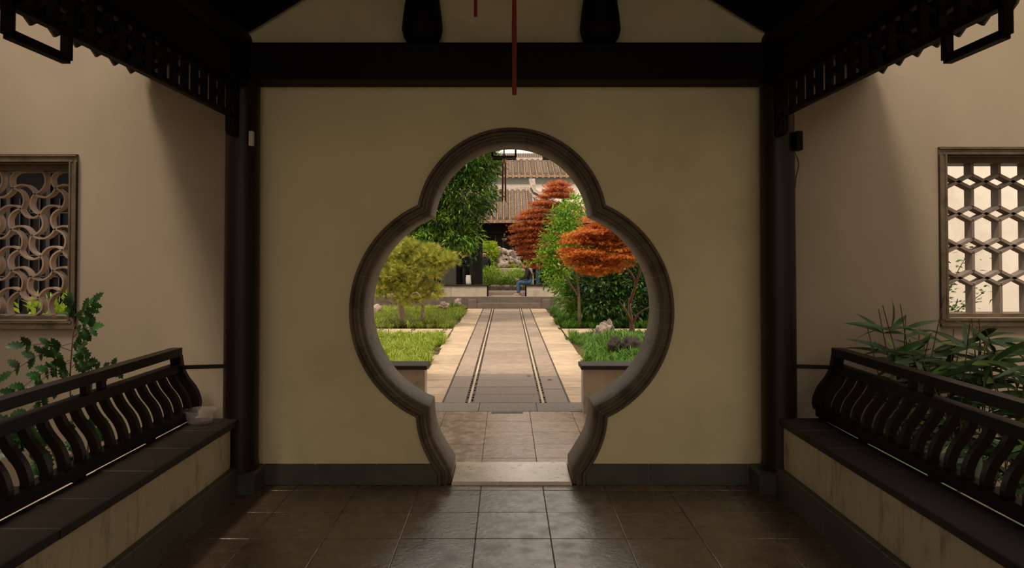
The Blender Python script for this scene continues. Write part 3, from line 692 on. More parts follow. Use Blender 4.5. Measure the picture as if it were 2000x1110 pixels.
# ------------------------------------------------------------------ garden ground and path
gd = tag(MB().box(-14, 14, 9.36, 60, -.25, -.045).build('ground', M['soil']), kind='structure')
pth = tag(MB().box(-1.32, 1.34, 9.35, 25.2, -.045, -.014).build('garden_path', M['pebble']), kind='structure')
y = 9.352; k = 0
while y < 25.1:
    d = .54 + random.uniform(-.03, .03); y1 = min(y + d, 25.19)
    slab('path_slab', -.425, .415, y + .010, y1 - .010, -.013, .0 + random.uniform(0, .003), M['path_shade'] if y < 11.4 else M['path'], pth, .004, .001)
    y = y1
for sgn in (-1, 1):
    y = 9.352
    while y < 25.1:
        d = random.choice((.95, 1.05, 1.15)); y1 = min(y + d, 25.19)
        if not (16.55 < y < 18.4 and False):
            xa, xb = ((-.795, -.525) if sgn < 0 else (.50, .775)); slab('side_slab', xa, xb, y + .010, y1 - .010, -.013, .002, M['path_shade'] if y < 11.0 else M['path'], pth, .004, .001)
        y = y1
    y = 9.352
    while y < 25.1:
        d = random.choice((.5, .55, .6)); y1 = min(y + d, 25.19)
        e = random.uniform(-.03, .05)
        xa, xb = ((-1.30 - e, -.82) if sgn < 0 else (.80, 1.31 + e)); slab('outer_slab', xa, xb, y + .010, y1 - .010, -.013, .003, M['path_outer'], pth, .005, .0015)
        y = y1
    y = 9.36
    while y < 25.1:
        xa = -.475 if sgn < 0 else .457
        slab('strip_stone', xa - .016, xa + .016, y, y + 1.1, -.013, .001, M['strip'], pth, .003, 0); y += 1.11
# dark pebbles beside the light strips: uncountable
b = MB()
for sgn in (-1, 1):
    xa = -.475 if sgn < 0 else .457
    y = 9.4
    while y < 25.1:
        for dx in (-.032, .032):
            if random.random() < .8: b.bbox(xa + dx - .012, xa + dx + .012, y, y + random.uniform(.05, .14), -.013, .003, .004)
        y += .17
b.build('pebble_edging', M['pebble'], pth)['kind'] = 'stuff'
for sgn, nm in ((-1, 'left'), (1, 'right')):
    xs0, xs1 = (-6.2, -1.34) if sgn < 0 else (1.36, 6.2)
    p = tag(MB().box(xs0, xs1, 16.72, 18.5, -.045, -.014).build('side_path_' + nm, M['pebble']), kind='structure')
    mk = MB()
    for q in range(1, 7):
        for dx in (-.05, .02):
            xq = xs0 + .78 * q + dx
            for ya, yb in ((16.8, 17.15), (17.35, 17.85), (18.02, 18.4)): mk.box(xq, xq + .03, ya, yb, -.012, .0045)
    mk.build('pebble_edging', M['pebble'], p)['kind'] = 'stuff'
    x = xs0; rows = [16.74, 17.2, 17.52, 17.62, 18.1, 18.48]
    while x < xs1 - .1:
        d = .78; x1 = min(x + d, xs1)
        for a, c in ((16.74, 17.22), (17.26, 17.92), (17.96, 18.48)): slab('path_slab', x + .004, x1 - .012, a, c, -.013, .002, M['path_outer'], p, .005, .001)
        x = x1

# ------------------------------------------------------------------ lilyturf beds
def tuft_tmpl(seed, nb=30):
    r = random.Random(seed); v = []; f = []
    for k in range(nb):
        a = r.uniform(0, 6.283); lean = r.uniform(.2, 1.25); h = r.uniform(.55, 1); w = .014
        dx, dy = math.cos(a), math.sin(a); i = len(v); sx, sy = -dy * w, dx * w
        p1 = (dx * lean * .35, dy * lean * .35, h * .75); p2 = (dx * lean * .95, dy * lean * .95, h * (1.0 - .55 * lean))
        v += [(dx * .03 + sx, dy * .03 + sy, 0), (dx * .03 - sx, dy * .03 - sy, 0), (p1[0] + sx, p1[1] + sy, p1[2]), (p1[0] - sx, p1[1] - sy, p1[2]), p2]
        f += [(i, i + 1, i + 3), (i, i + 3, i + 2), (i + 2, i + 3, i + 4)]
    return np.array(v), f
def bed(name, x0, x1, y0, y1, m, label, dens, size, edge=None, mound=None):
    n = int((x1 - x0) * (y1 - y0) * dens); P = np.stack([RNG.uniform(x0, x1, n), RNG.uniform(y0, y1, n), np.zeros(n)], 1)
    if edge: P = P[np.array([edge(p[0], p[1]) for p in P])]
    P[:, 2] = -.05
    if mound: P[:, 2] += np.array([mound(p[0], p[1]) for p in P])
    root = empty(name, ((x0 + x1) / 2, (y0 + y1) / 2, 0), label, 'grass', None, 'stuff')
    root_obj = root; parts = np.array_split(P[RNG.permutation(len(P))], 4); objs = []
    V = []; F = []
    allv = []; allf = []; off = 0
    for q, pp in enumerate(parts):
        tv, tf = tuft_tmpl(q + 11); a = RNG.uniform(0, 6.283, len(pp)); s_ = size * RNG.uniform(.7, 1.3, len(pp))
        c, s2 = np.cos(a), np.sin(a)
        x = tv[None, :, 0] * c[:, None] - tv[None, :, 1] * s2[:, None]; y = tv[None, :, 0] * s2[:, None] + tv[None, :, 1] * c[:, None]
        vv = np.stack([x, y, np.broadcast_to(tv[None, :, 2], x.shape)], 2) * s_[:, None, None] + pp[:, None, :]
        ff = np.array(tf)[None] + (np.arange(len(pp)) * len(tv))[:, None, None] + off
        allv.append(vv.reshape(-1, 3)); allf.append(ff.reshape(-1, 3)); off += len(pp) * len(tv)
    bpy.data.objects.remove(root)
    vv = np.concatenate(allv); ff = np.concatenate(allf); o0 = np.array(((x0 + x1) / 2, (y0 + y1) / 2, -.05)); vv = vv - o0
    me = bpy.data.meshes.new(name); me.vertices.add(len(vv)); me.vertices.foreach_set('co', vv.ravel())
    me.loops.add(ff.size); me.loops.foreach_set('vertex_index', ff.ravel().astype(np.int32))
    me.polygons.add(len(ff)); me.polygons.foreach_set('loop_start', np.arange(0, ff.size, 3, dtype=np.int32))
    me.materials.append(m); me.update(calc_edges=True)
    return tag(link(name, me, None, tuple(o0)), label, 'grass', None, 'stuff')
def wob(y, s): return .10 * math.sin(y * 1.7 + s) + .05 * math.sin(y * 4.1 + 2 * s)
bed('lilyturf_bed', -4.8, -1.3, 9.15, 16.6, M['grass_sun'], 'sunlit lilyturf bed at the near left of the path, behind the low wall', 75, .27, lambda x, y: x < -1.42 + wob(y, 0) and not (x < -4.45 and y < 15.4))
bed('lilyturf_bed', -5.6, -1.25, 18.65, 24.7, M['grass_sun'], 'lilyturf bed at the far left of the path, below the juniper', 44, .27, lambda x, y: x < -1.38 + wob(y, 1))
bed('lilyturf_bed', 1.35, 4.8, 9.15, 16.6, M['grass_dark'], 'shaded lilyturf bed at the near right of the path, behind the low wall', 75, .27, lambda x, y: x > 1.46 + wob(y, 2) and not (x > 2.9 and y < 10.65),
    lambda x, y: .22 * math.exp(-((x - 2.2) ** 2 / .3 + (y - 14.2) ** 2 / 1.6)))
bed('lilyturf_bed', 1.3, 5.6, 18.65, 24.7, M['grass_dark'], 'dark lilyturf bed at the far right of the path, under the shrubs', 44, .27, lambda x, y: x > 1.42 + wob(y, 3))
# single bigger clumps
def clump(x, y, s_, m, label):
    tv, tf = tuft_tmpl(int(x * 100) % 97, 60); vv = tv * s_ + np.array([x, y, -.03])
    tag(MB().add(vv.tolist(), tf).build('lilyturf_clump', m), label, 'grass clump')
clump(-1.72, 24.0, .50, M['grass_dark'], 'dark arching lilyturf clump at the far left corner of the path')
clump(-2.1, 19.2, .42, M['grass_sun'], 'pale arching lilyturf clump at the front edge of the far left bed')

# ------------------------------------------------------------------ rocks
def rock(name, c, r, m, label, seed=0, rough=.45, sub=4, freq=1.6, pit=.0, cat='rock', rot=0):
    bm = bmesh.new(); bmesh.ops.create_icosphere(bm, subdivisions=sub, radius=1)
    for v in bm.verts:
        p = v.co.copy(); q = p * freq + Vector((seed * 7.3, seed * 3.1, seed))
        d = 1 + rough * noise.noise(q) + rough * .5 * noise.noise(q * 2.3) + rough * .25 * noise.noise(q * 5.1)
        if pit: 
            w = noise.noise(q * 1.9 + Vector((9, 4, 2)))
            if w > .18: d -= pit * (w - .18) * 2.4
        p = p * d; p = Vector((p.x * math.cos(rot) - p.y * math.sin(rot), p.x * math.sin(rot) + p.y * math.cos(rot), p.z))
        v.co = Vector((p.x * r[0], p.y * r[1], p.z * r[2]))
    lo = min(v.co.z for v in bm.verts)
    for v in bm.verts: v.co.z = v.co.z - lo * .85
    for v in bm.verts: v.co.z = max(v.co.z, 0)
    for f in bm.faces: f.smooth = True
    me = bpy.data.meshes.new(name); bm.to_mesh(me); bm.free(); me.materials.append(m)
    o = link(name, me, None, c); return tag(o, label, cat)
rock('garden_rock', (-1.98, 23.3, .06), (.15, .14, .12), M['rockpink'], 'small pale rock with a dark hollow at the back of the left grass', 3, .6, pit=.5)
rock('garden_rock', (-1.60, 24.3, .06), (.11, .10, .16), M['rock'], 'small grey brown rock tucked by the far steps on the left', 5)
rock('garden_rock', (-3.95, 22.6, .02), (.16, .15, .17), M['rockpink'], 'round white stone at the far left edge of the gate view', 6, .2)
rock('garden_rock', (1.83, 22.4, .10), (.22, .18, .12), M['rockpink'], 'pinkish rock lying in the grass right of the far steps', 8, .3)
rock('garden_rock', (1.98, 15.3, -.02), (.19, .18, .22), M['rock'], 'pale wedge shaped rock in the right bed, leaning on a darker one', 12, .5)
rock('garden_rock', (2.12, 15.7, .04), (.15, .14, .22), M['rock'], 'rounded brown rock propped behind the wedge rock in the right bed', 14, .3)
rock('garden_rock', (1.90, 13.0, -.02), (.12, .12, .21), M['rockdark'], 'dark pitted rock in the near right grass', 17, .6, pit=.6)
rock('garden_rock', (2.2, 13.2, -.03), (.19, .18, .20), M['rockdark'], 'blackish rock behind the pitted one at the gate edge', 19, .5)

# ------------------------------------------------------------------ trees and shrubs
def limbs(parent, base, forks, r0, m, n=8):
    b = MB()
    for pts, r in forks: b.tube(catmull([tuple(p) for p in pts], 3), [r * (1 - .75 * i / (3 * (len(pts) - 1))) for i in range(3 * (len(pts) - 1) + 1)], n)
    return b.build('trunk', m, parent, smooth='all')
# big broadleaf tree, left
TREE = t = empty('broadleaf_tree', (-4.3, 20.4, -.04), 'tall dark green broadleaf tree left of the path, hanging over the juniper', 'tree')
limbs(t, None, [([(-4.3, 20.4, -.04), (-4.2, 20.4, 1.6), (-3.7, 20.3, 3.0), (-2.9, 20.2, 4.6)], .16), ([(-4.25, 20.4, 1.5), (-4.9, 20.2, 3.2), (-4.6, 20.2, 5.0)], .11),
                ([(-3.9, 20.3, 2.6), (-2.6, 20.2, 3.2), (-1.5, 20.0, 3.3)], .08)], .16, M['bark'])
BL = [(-1.2, 20, 3.6, .95, .8, .8), (-1.1, 20, 4.3, .9, .8, .6), (-1.35, 20, 3.35, 1.02, .9, .85), (-1.25, 20.2, 4.5, 1.05, .9, .75), (-2.4, 20.2, 3.9, 1.2, 1.2, 1.2), (-2.2, 19.9, 2.75, 1.1, .8, .65), (-1.35, 19.9, 2.35, .62, .5, .42),
      (-1.2, 20.0, 2.0, .35, .4, .3), (-3.3, 20.2, 2.5, 1.1, .9, .7), (-1.6, 20.2, 5.5, 1.2, 1, .8), (-3.5, 20.3, 4.8, 1.5, 1.2, 1.4), (-.85, 20.1, 4.9, .6, .6, .6), (-2.9, 20, 1.9, .45, .4, .25)]
P, D = crown(BL, 2700, 13, .11, droop=-.35); scatter('foliage', M['l_dark'], P, D, .16, T_LONG, t, flat=.35)
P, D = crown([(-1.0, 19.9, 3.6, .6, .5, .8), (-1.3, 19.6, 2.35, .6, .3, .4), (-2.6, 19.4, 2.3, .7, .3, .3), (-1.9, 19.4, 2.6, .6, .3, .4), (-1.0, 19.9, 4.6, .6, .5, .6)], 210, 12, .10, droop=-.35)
scatter('foliage', M['l_bright'], P, D, .15, T_LONG, TREE, flat=.35)['label'] = 'leaves coloured brighter to look sunlit'  # sunlit highlights of the crown put into a lighter leaf colour
# juniper
JK = .895
def jp(p): return (p[0] * JK, p[1] - 2.05, max(-.04, 1.88 + (p[2] - 1.88) * JK))
t = empty('juniper', jp((-3.0, 21.2, -.04)), 'low yellow green juniper with pale twisted branches, left bed', 'tree')
JB = [(-2.6, 21.0, 1.95, .5, .5, .15), (-3.2, 21.1, 1.75, .5, .5, .2), (-2.25, 20.9, 1.72, .45, .45, .14), (-1.9, 20.8, 1.66, .36, .35, .11), (-1.7, 20.8, 1.74, .22, .3, .08), (-2.9, 20.9, 1.45, .5, .5, .18), (-2.3, 20.8, 1.35, .42, .4, .14), (-3.5, 20.9, 1.2, .35, .4, .16),
      (-3.6, 20.8, .82, .3, .3, .12), (-2.75, 20.9, 1.02, .45, .4, .16), (-2.2, 20.9, .80, .34, .35, .14), (-2.8, 20.9, .66, .4, .4, .18), (-2.9, 21, 2.1, .26, .3, .12), (-3.6, 21.1, 1.55, .3, .3, .15), (-2.15, 20.8, 1.98, .2, .3, .08)]
JB = [(*jp(b[:3]), b[3] * JK, b[4] * JK, b[5] * JK) for b in JB]
limbs(t, None, [([jp(q) for q in ps], r) for ps, r in [([(-3.0, 21.2, -.2), (-3.05, 21.2, .6), (-2.85, 21.1, 1.1), (-2.6, 21, 1.8)], .09), ([(-3.0, 21.2, .4), (-3.35, 21.0, .9), (-3.6, 20.8, .8)], .03), ([(-2.9, 21.1, 1.0), (-3.3, 21, 1.3), (-3.6, 20.9, 1.2)], .03),
                ([(-2.75, 21.0, 1.3), (-2.3, 20.9, 1.6), (-1.85, 20.8, 1.66)], .03), ([(-2.95, 21.1, .7), (-2.5, 20.6, 1.05), (-2.3, 20.4, 1.35)], .028), ([(-2.45, 21.2, -.2), (-2.4, 21.1, .5), (-2.3, 20.9, .9)], .05), ([(-3.3, 21.0, .45), (-3.7, 20.7, .55), (-3.95, 20.6, .5)], .028), ([(-2.9, 21.0, .6), (-2.5, 20.4, .8), (-2.35, 20.4, .62)], .024)]], .1, M['barkpale'])
P, D = crown(JB, 1150, 7, .07, out=1.1, droop=.3, shell=.3); scatter('foliage', M['l_pine'], P, D, .155, T_NEEDLE, t, flat=.2)
# far crimson maple
def layered(pads, per, tilt=(-.5, 0, -.35)):
    Ps = []; Ds = []
    for cx, cy, cz, rx, ry, rz, n in pads:
        u = RNG.normal(0, 1, (n, 3)); u[:, 2] *= .5; u /= np.linalg.norm(u, axis=1, keepdims=True); r = RNG.random(n)[:, None] ** .45
        c = np.array([cx, cy, cz]) + u * r * np.array([rx, ry, rz]); c[:, 2] -= .18 * (np.abs(c[:, 0] - cx) / rx) ** 2 * rx
        p = np.repeat(c, per, 0) + RNG.normal(0, 1, (n * per, 3)) * np.array([.09, .09, .022])
        d = np.repeat(u, per, 0) * .8 + RNG.normal(0, .35, (n * per, 3)) + np.array(tilt)
        Ps.append(p); Ds.append(d)
    return np.concatenate(Ps), np.concatenate(Ds)
t = empty('crimson_maple', (2.1, 22.6, -.04), 'reddish brown laceleaf maple behind the green bush, right of the pavilion', 'tree')
limbs(t, None, [([(2.1, 22.6, -.04), (2.0, 22.6, 1.2), (1.6, 22.4, 2.2), (1.0, 22.2, 2.9)], .09), ([(2.0, 22.6, 1.0), (1.4, 22.3, 1.7), (.7, 22, 1.9)], .05), ([(1.9, 22.6, 1.7), (1.9, 22.3, 2.9), (1.5, 22.1, 3.9)], .05)], .1, M['bark'])
pads = []
for (cx, cz, rx) in ((1.5, 3.95, .28), (1.5, 3.79, .4), (1.45, 3.62, .5), (1.1, 3.38, .42), (1.05, 3.16, .62), (.8, 2.98, .55), (.95, 2.8, .75), (.68, 2.62, .55), (.75, 2.44, .62), (.66, 2.26, .5), (.85, 2.1, .58), (.68, 1.95, .36),
                     (.92, 1.80, .42), (1.0, 1.66, .34), (1.04, 1.52, .28), (1.7, 3.3, .5), (1.6, 2.9, .6), (1.6, 2.5, .6), (1.5, 2.1, .6), (1.4, 1.7, .5)):
    pads.append((cx + .02, 22.0, cz, rx, .55, .07, int(190 * rx / .5)))
P, D = layered(pads, 10, (-.9, 0, -.4)); scatter('foliage', M['l_red'], P, D, .062, T_STAR, t, flat=.6)
# bright green small tree
t = empty('green_bush_tree', (1.85, 18.9, -.04), 'bright green broadleaf bush between the two maples', 'bush')
limbs(t, None, [([(1.85, 18.9, -.04), (1.8, 18.9, 1.2), (1.5, 18.8, 2.6)], .05), ([(1.82, 18.9, .8), (1.4, 18.8, 1.4), (1.15, 18.7, 1.7)], .03)], .1, M['bark'])
BG = [(1.35, 18.8, 2.55, .34, .4, .42), (1.5, 18.8, 2.85, .3, .35, .3), (1.2, 18.7, 2.1, .36, .4, .35), (1.0, 18.7, 1.75, .28, .3, .26), (1.25, 18.7, 1.55, .32, .35, .32), (1.15, 18.7, 1.25, .25, .3, .25), (1.65, 18.8, 2.2, .4, .4, .5), (1.75, 18.8, 3.1, .3, .3, .3)]
P, D = crown(BG, 400, 11, .075, droop=-.1, shell=.4); scatter('foliage', M['l_bright'], P, D, .105, T_LEAF, t, flat=.4)
# near orange maple
t = empty('orange_maple', (2.75, 16.3, -.04), 'bright orange laceleaf maple with forked trunk, nearest tree right of the path', 'tree')
limbs(t, None, [([(2.75, 16.3, -.04), (2.74, 16.3, .3), (2.70, 16.25, .55), (2.66, 16.2, .9)], .075), ([(2.73, 16.3, .35), (2.60, 16.1, .6), (2.42, 16.0, .85)], .035), ([(2.75, 16.3, .3), (2.86, 16.2, .55), (3.05, 16.1, .7)], .035),
                ([(2.68, 16.2, .8), (2.75, 15.9, 1.3), (2.3, 15.6, 1.75), (1.8, 15.5, 1.9)], .035), ([(2.75, 15.9, 1.2), (2.9, 15.7, 1.9), (2.3, 15.5, 2.3), (1.9, 15.5, 2.35)], .03)], .1, M['barkred'])
pads = []
for (cx, cz, rx) in ((1.9, 2.6, .25), (2.2, 2.52, .42), (1.98, 2.42, .36), (2.45, 2.38, .4), (2.2, 2.32, .5), (1.72, 2.31, .26), (1.5, 2.25, .3), (1.8, 2.2, .5), (2.3, 2.18, .5), (1.45, 2.12, .26), (1.95, 2.08, .4), (2.5, 2.08, .4),
                     (1.4, 1.93, .26), (1.62, 1.88, .42), (2.2, 1.94, .5), (1.85, 1.82, .55), (1.42, 1.80, .22), (2.3, 1.80, .45), (1.7, 1.70, .42), (2.15, 1.66, .42), (1.72, 1.57, .3), (2.05, 1.53, .3), (1.82, 1.46, .18), (2.65, 1.95, .35), (2.7, 2.3, .3)):
    pads.append((cx, 15.4 + random.uniform(-.2, .2), cz + .03, rx, .4, .035, int(165 * rx / .5)))
P, D = layered(pads, 10, (-.9, 0, -.4)); scatter('foliage', M['l_orange'], P, D, .050, T_STAR, t, flat=.6)
# dark shrub under it
t = empty('dark_shrub', (2.6, 19.6, -.04), 'dark glossy broadleaf shrub under the orange maple', 'bush')
limbs(t, None, [([(2.6, 19.6, -.04), (2.5, 19.5, .6), (2.3, 19.4, 1.2)], .04), ([(2.7, 19.6, -.04), (3.1, 19.5, .8), (3.2, 19.4, 1.5)], .04)], .1, M['bark'])
BS = [(2.35, 19.3, 1.15, .75, .6, .45), (3.1, 19.3, 1.2, .8, .6, .6), (2.45, 19.2, .65, .5, .5, .4), (3.0, 19.2, .6, .8, .5, .45), (3.2, 19.4, 1.8, .7, .6, .4), (2.6, 19.5, 1.6, .7, .5, .35), (3.9, 19.4, 1.3, .6, .6, .8), (3.9, 19.4, .6, .6, .5, .5)]
P, D = crown(BS, 900, 11, .10, droop=-.1, shell=.3); scatter('foliage', M['l_shrub'], P, D, .135, T_LEAF, t, flat=.4)
t = empty('green_shrub', (1.75, 20.3, -.04), 'mid green leafy shrub spilling beside the right end of the steps', 'bush')
limbs(t, None, [([(1.75, 20.3, -.04), (1.7, 20.2, .4), (1.6, 20.1, .8)], .03)], .1, M['bark'])
BS = [(1.65, 20.1, 1.05, .34, .35, .3), (1.75, 20.0, .62, .38, .4, .25), (2.1, 20, .85, .4, .4, .35), (1.95, 20, 1.3, .35, .35, .25), (2.1, 19.7, .4, .5, .4, .2)]
P, D = crown(BS, 240, 11, .085, droop=-.1, shell=.4); scatter('foliage', leafmat('mid_green_leaf', (.04, .14, .012), (.14, .32, .025), (.38, .55, .06), .4, .4), P, D, .125, T_LEAF, t, flat=.4)

# ------------------------------------------------------------------ far pavilion
PZ = .377
pv = empty('garden_pavilion', (0, 27.7, 0), 'open pavilion with tiled roof at the end of the path', 'building')
b = MB().box(-7, 7, 25.55, 29.8, 0, PZ).build('platform', M['step'], pv)
MB().box(-7, 7, 25.56, 29.79, PZ, PZ + .012).build('platform_paving', M['path'], pv)
MB().bbox(-1.02, 1.18, 25.22, 25.56, -.02, .185, .01).build('step', M['step'], pv)
MB().bbox(-1.02, 1.18, 25.50, 25.56, .18, PZ + .013, .01).build('step', M['step'], pv)
for x0, x1 in ((-1.32, -1.025), (1.185, 1.48)): MB().bbox(x0, x1, 25.2, 25.56, -.02, .30, .01).build('step_side_stone', M['step'], pv)
for x0, x1, y0 in ((-1.92, -.69, 25.62), (.68, 1.93, 25.62), (-4.6, -1.94, 25.78), (1.95, 4.6, 25.78)):
    bb = MB().box(x0, x1, y0, y0 + .32, PZ + .01, .74).build('parapet_bench', M['parapet'], pv)
    MB().bbox(x0 - .02, x1 + .02, y0 - .03, y0 + .36, .742, .79, .006).build('seat_slab', M['slab'], bb)
for x in (-.67, .66): MB().box(x - .025, x + .025, 25.66, 26.15, PZ + .013, .77).build('bench_end_frame', M['wood_black'], pv)
for x, y, r in ((-1.10, 26.05, .21), (1.35, 26.1, .19), (-1.10, 29.4, .14), (1.35, 29.4, .14), (-3.9, 26.1, .17), (4.2, 26.1, .17), (-2.55, 27.0, .14)):
    MB().lathe((x, y, PZ + .01), [(r * 1.1, 0), (r * 1.1, .06), (r, .1), (r, 2.5)], 20).build('pillar', M['wood_black'], pv, smooth=True)
MB().box(-4.5, -1.85, 29.3, 29.45, PZ, 2.6).build('back_wall', M['plaster_grey'], pv)
MB().box(-1.86, -1.70, 27.2, 27.3, PZ + .01, 2.6).build('door_post', M['wood'], pv)
MB().box(-1.7, -.95, 26.9, 26.98, PZ + .01, 2.6).build('dark_screen', M['wood_black'], pv)
MB().box(1.05, 4.5, 28.9, 29.0, PZ + .01, 2.6).build('dark_screen', M['wood_black'], pv)
MB().box(-5, 5, 25.9, 26.15, 2.6, 3.05).build('eave_beam', M['wood_black'], pv)
MB().box(-5, 5, 29.3, 29.5, 2.6, 3.05).build('eave_beam', M['wood_black'], pv)
fz = MB().box(-.93, 1.2, 26.0, 26.03, 2.56, 2.59).build('lattice_frieze', M['wood_black'], pv)
for z in (2.34, 2.42, 2.50): MB().box(-.5, 1.2, 26.0, 26.025, z - .012, z + .012).build('lattice_bar', M['wood_black'], fz)
for k in range(14): MB().box(-.5 + k * .125 - .01, -.5 + k * .125 + .01, 25.998, 26.027, 2.32 + (.08 if k % 2 else 0), 2.57).build('lattice_bar', M['wood_black'], fz)
MB().box(-.95, -.42, 25.97, 26.05, 2.32, 2.50).build('beam_end', M['wood_black'], pv)
# lower roof
def tiled_roof(parent, x0, x1, pitch, prof, start=None, moss=True, r=.07, course=.16, xb=None):
    """prof: list of (y,z) from the eave up. each row of cover tiles is a part, each channel between another"""
    n = int((x1 - x0) / pitch); L = [0]
    for a, c in cutlist(prof): L.append(L[-1] + math.dist(a, c))
    def at(s_):
        for k in range(len(prof) - 1):
            if s_ <= L[k + 1] or k == len(prof) - 2:
                t = (s_ - L[k]) / (L[k + 1] - L[k]); a, c = prof[k], prof[k + 1]; return (a[0] + (c[0] - a[0]) * t, a[1] + (c[1] - a[1]) * t)
    cache = {}
    bd = MB(); 
    for kk, ((ya, za), (yb, zb)) in enumerate(cutlist(prof)):
        xr = xb if (xb is not None and kk) else x1
        bd.add([(x0, ya, za - .05), (xr, ya, za - .05), (xr, yb, zb - .05), (x0, yb, zb - .05), (x0, ya, za - .14), (xr, ya, za - .14), (xr, yb, zb - .14), (x0, yb, zb - .14)],
            [(0, 1, 2, 3), (7, 6, 5, 4), (0, 4, 5, 1), (1, 5, 6, 2), (2, 6, 7, 3), (3, 7, 4, 0)])
    rf = bd.build('roof', M['groove'] if moss else M['rooftile'], parent)
    for i in range(n):
        x = x0 + pitch * (i + .5); end = L[-1] * (start(x) if start else 1.0)
        if end < .3: continue
        key = round(end, 2)
        if key not in cache:
            b = MB(); s_ = 0; K = 7
            while s_ < end - .02:
                e = min(s_ + course + .02, end); ya, za = at(s_); yb, zb = at(e); vs = []
                for (yy, zz, rr) in ((ya, za, r), (yb, zb, r * .86)):
                    for k in range(K): a = math.pi * k / (K - 1); vs.append((rr * math.cos(a), yy, zz - .04 + rr * 1.15 * math.sin(a)))
                b.add(vs, [(k, k + 1, K + k + 1, K + k) for k in range(K - 1)] + [tuple(range(K))]); s_ += course
            cache[key] = b.mesh('tile_row', M['rooftile'])
        link('tile_row', cache[key], rf, (x, 0, 0))
    # drip tiles between rows
    key = MB(); pts = [(-.075, .0), (.075, .0), (.07, -.05), (.035, -.10), (0, -.115), (-.035, -.10), (-.07, -.05)]
    sc = pitch / .21; pts = [(a * sc, c * sc) for a, c in pts]; nn = len(pts); y, z = prof[0]
    key.add([(a, y - .02, z - .03 + c) for a, c in pts] + [(a, y, z - .03 + c) for a, c in pts], [tuple(range(nn)), tuple(range(nn, 2 * nn))[::-1]] + [(i, (i + 1) % nn, nn + (i + 1) % nn, nn + i) for i in range(nn)])
    me = key.mesh('drip_tile', M['drip'])
    for i in range(n + 1): link('drip_tile', me, rf, (x0 + pitch * i, 0, 0))
    return rf
def cutx(x): return 1.0 if x < .86 else max(.2, 1.0 - .2 - (x - .86) * .62)
rf = tiled_roof(pv, -5.2, 3.9, .212, [(25.15, 3.05), (26.4, 3.52), (27.9, 4.26)], cutx, r=.094, xb=.95)
MB().add([(-5.2, 27.9, 4.25), (.86, 27.9, 4.25), (.86, 29.75, 3.42), (-5.2, 29.75, 3.42), (-5.2, 27.9, 4.1), (.86, 27.9, 4.1), (.86, 29.75, 3.27), (-5.2, 29.75, 3.27)], [(0, 1, 2, 3), (7, 6, 5, 4), (0, 4, 5, 1), (1, 5, 6, 2), (2, 6, 7, 3), (3, 7, 4, 0)]).build('rear_roof', M['rooftile'], pv)
MB().box(-5.2, .84, 27.86, 28.04, 4.20, 4.38).build('ridge', M['coping'], pv)
# limewashed gable coping that steps down to the right
CPP = [(.826, 4.66), (1.04, 4.66), (1.09, 4.25), (1.82, 3.87), (2.9, 3.30), (3.9, 2.95)]
CPB = [(3.9, 2.86), (2.85, 3.20), (1.78, 3.76), (.99, 4.17), (.90, 4.36)]
panel('gable_coping', CPP + CPB, [], 27.50, 27.92, M['coping'], pv)
panel('gable_coping', [(.90, 4.34), (.98, 4.16), (1.78, 3.75), (2.85, 3.19), (3.9, 2.85), (3.9, 2.79), (2.82, 3.12), (1.75, 3.68), (.94, 4.09), (.84, 4.30)], [], 27.58, 27.90, M['plaster_grey'], pv)
panel('gable_coping', [(.84, 4.30), (.94, 4.09), (1.75, 3.68), (2.82, 3.12), (3.9, 2.79), (3.9, 2.70), (2.8, 3.02), (1.73, 3.58), (.90, 4.00), (.80, 4.24)], [], 27.52, 27.92, M['coping'], pv)
panel('gable_wall', [(1.0, 2.9), (3.9, 2.9), (3.9, 3.1), (2.3, 3.42), (1.2, 4.1), (1.0, 4.3)], [], 27.75, 27.9, M['plaster_white'], pv)
# lantern inside the pavilion
t = empty('pavilion_lantern', (-.09, 27.5, 2.3), 'small pale paper lantern hanging inside the far pavilion', 'lantern')
MB().lathe((-.09, 27.5, 2.34), [(.05, 0), (.09, .02), (.1, .08), (.06, .12)], 12).build('lamp_shade', M['shade'], t, smooth=True)
MB().box(-.12, -.06, 27.47, 27.53, 2.5, 2.68).build('lamp_box', M['shade'], t)
MB().tube([(-.09, 27.5, 2.4), (-.09, 27.5, 3.9)], .008, 6).build('cord', M['wood_black'], t)
# white bag on the bench
b = MB(); n = 14
vs = []; prof_ = [(.05, .085, 0), (.06, .095, .06), (.055, .09, .2), (.035, .08, .28), (.02, .085, .33)]
for (ry, rx, z) in prof_:
    for k in range(n): a = 2 * math.pi * k / n; w_ = 1 + .08 * math.sin(3 * a + z * 20); vs.append((-1.335 + rx * w_ * math.cos(a), 25.78 + ry * w_ * math.sin(a), .7905 + z))
b.add(vs, [(i * n + k, i * n + (k + 1) % n, (i + 1) * n + (k + 1) % n, (i + 1) * n + k) for i in range(4) for k in range(n)] + [tuple(range(n))[::-1]])
tag(b.build('carrier_bag', M['bag'], smooth='all'), 'crumpled white carrier bag standing on the left pavilion bench', 'bag')

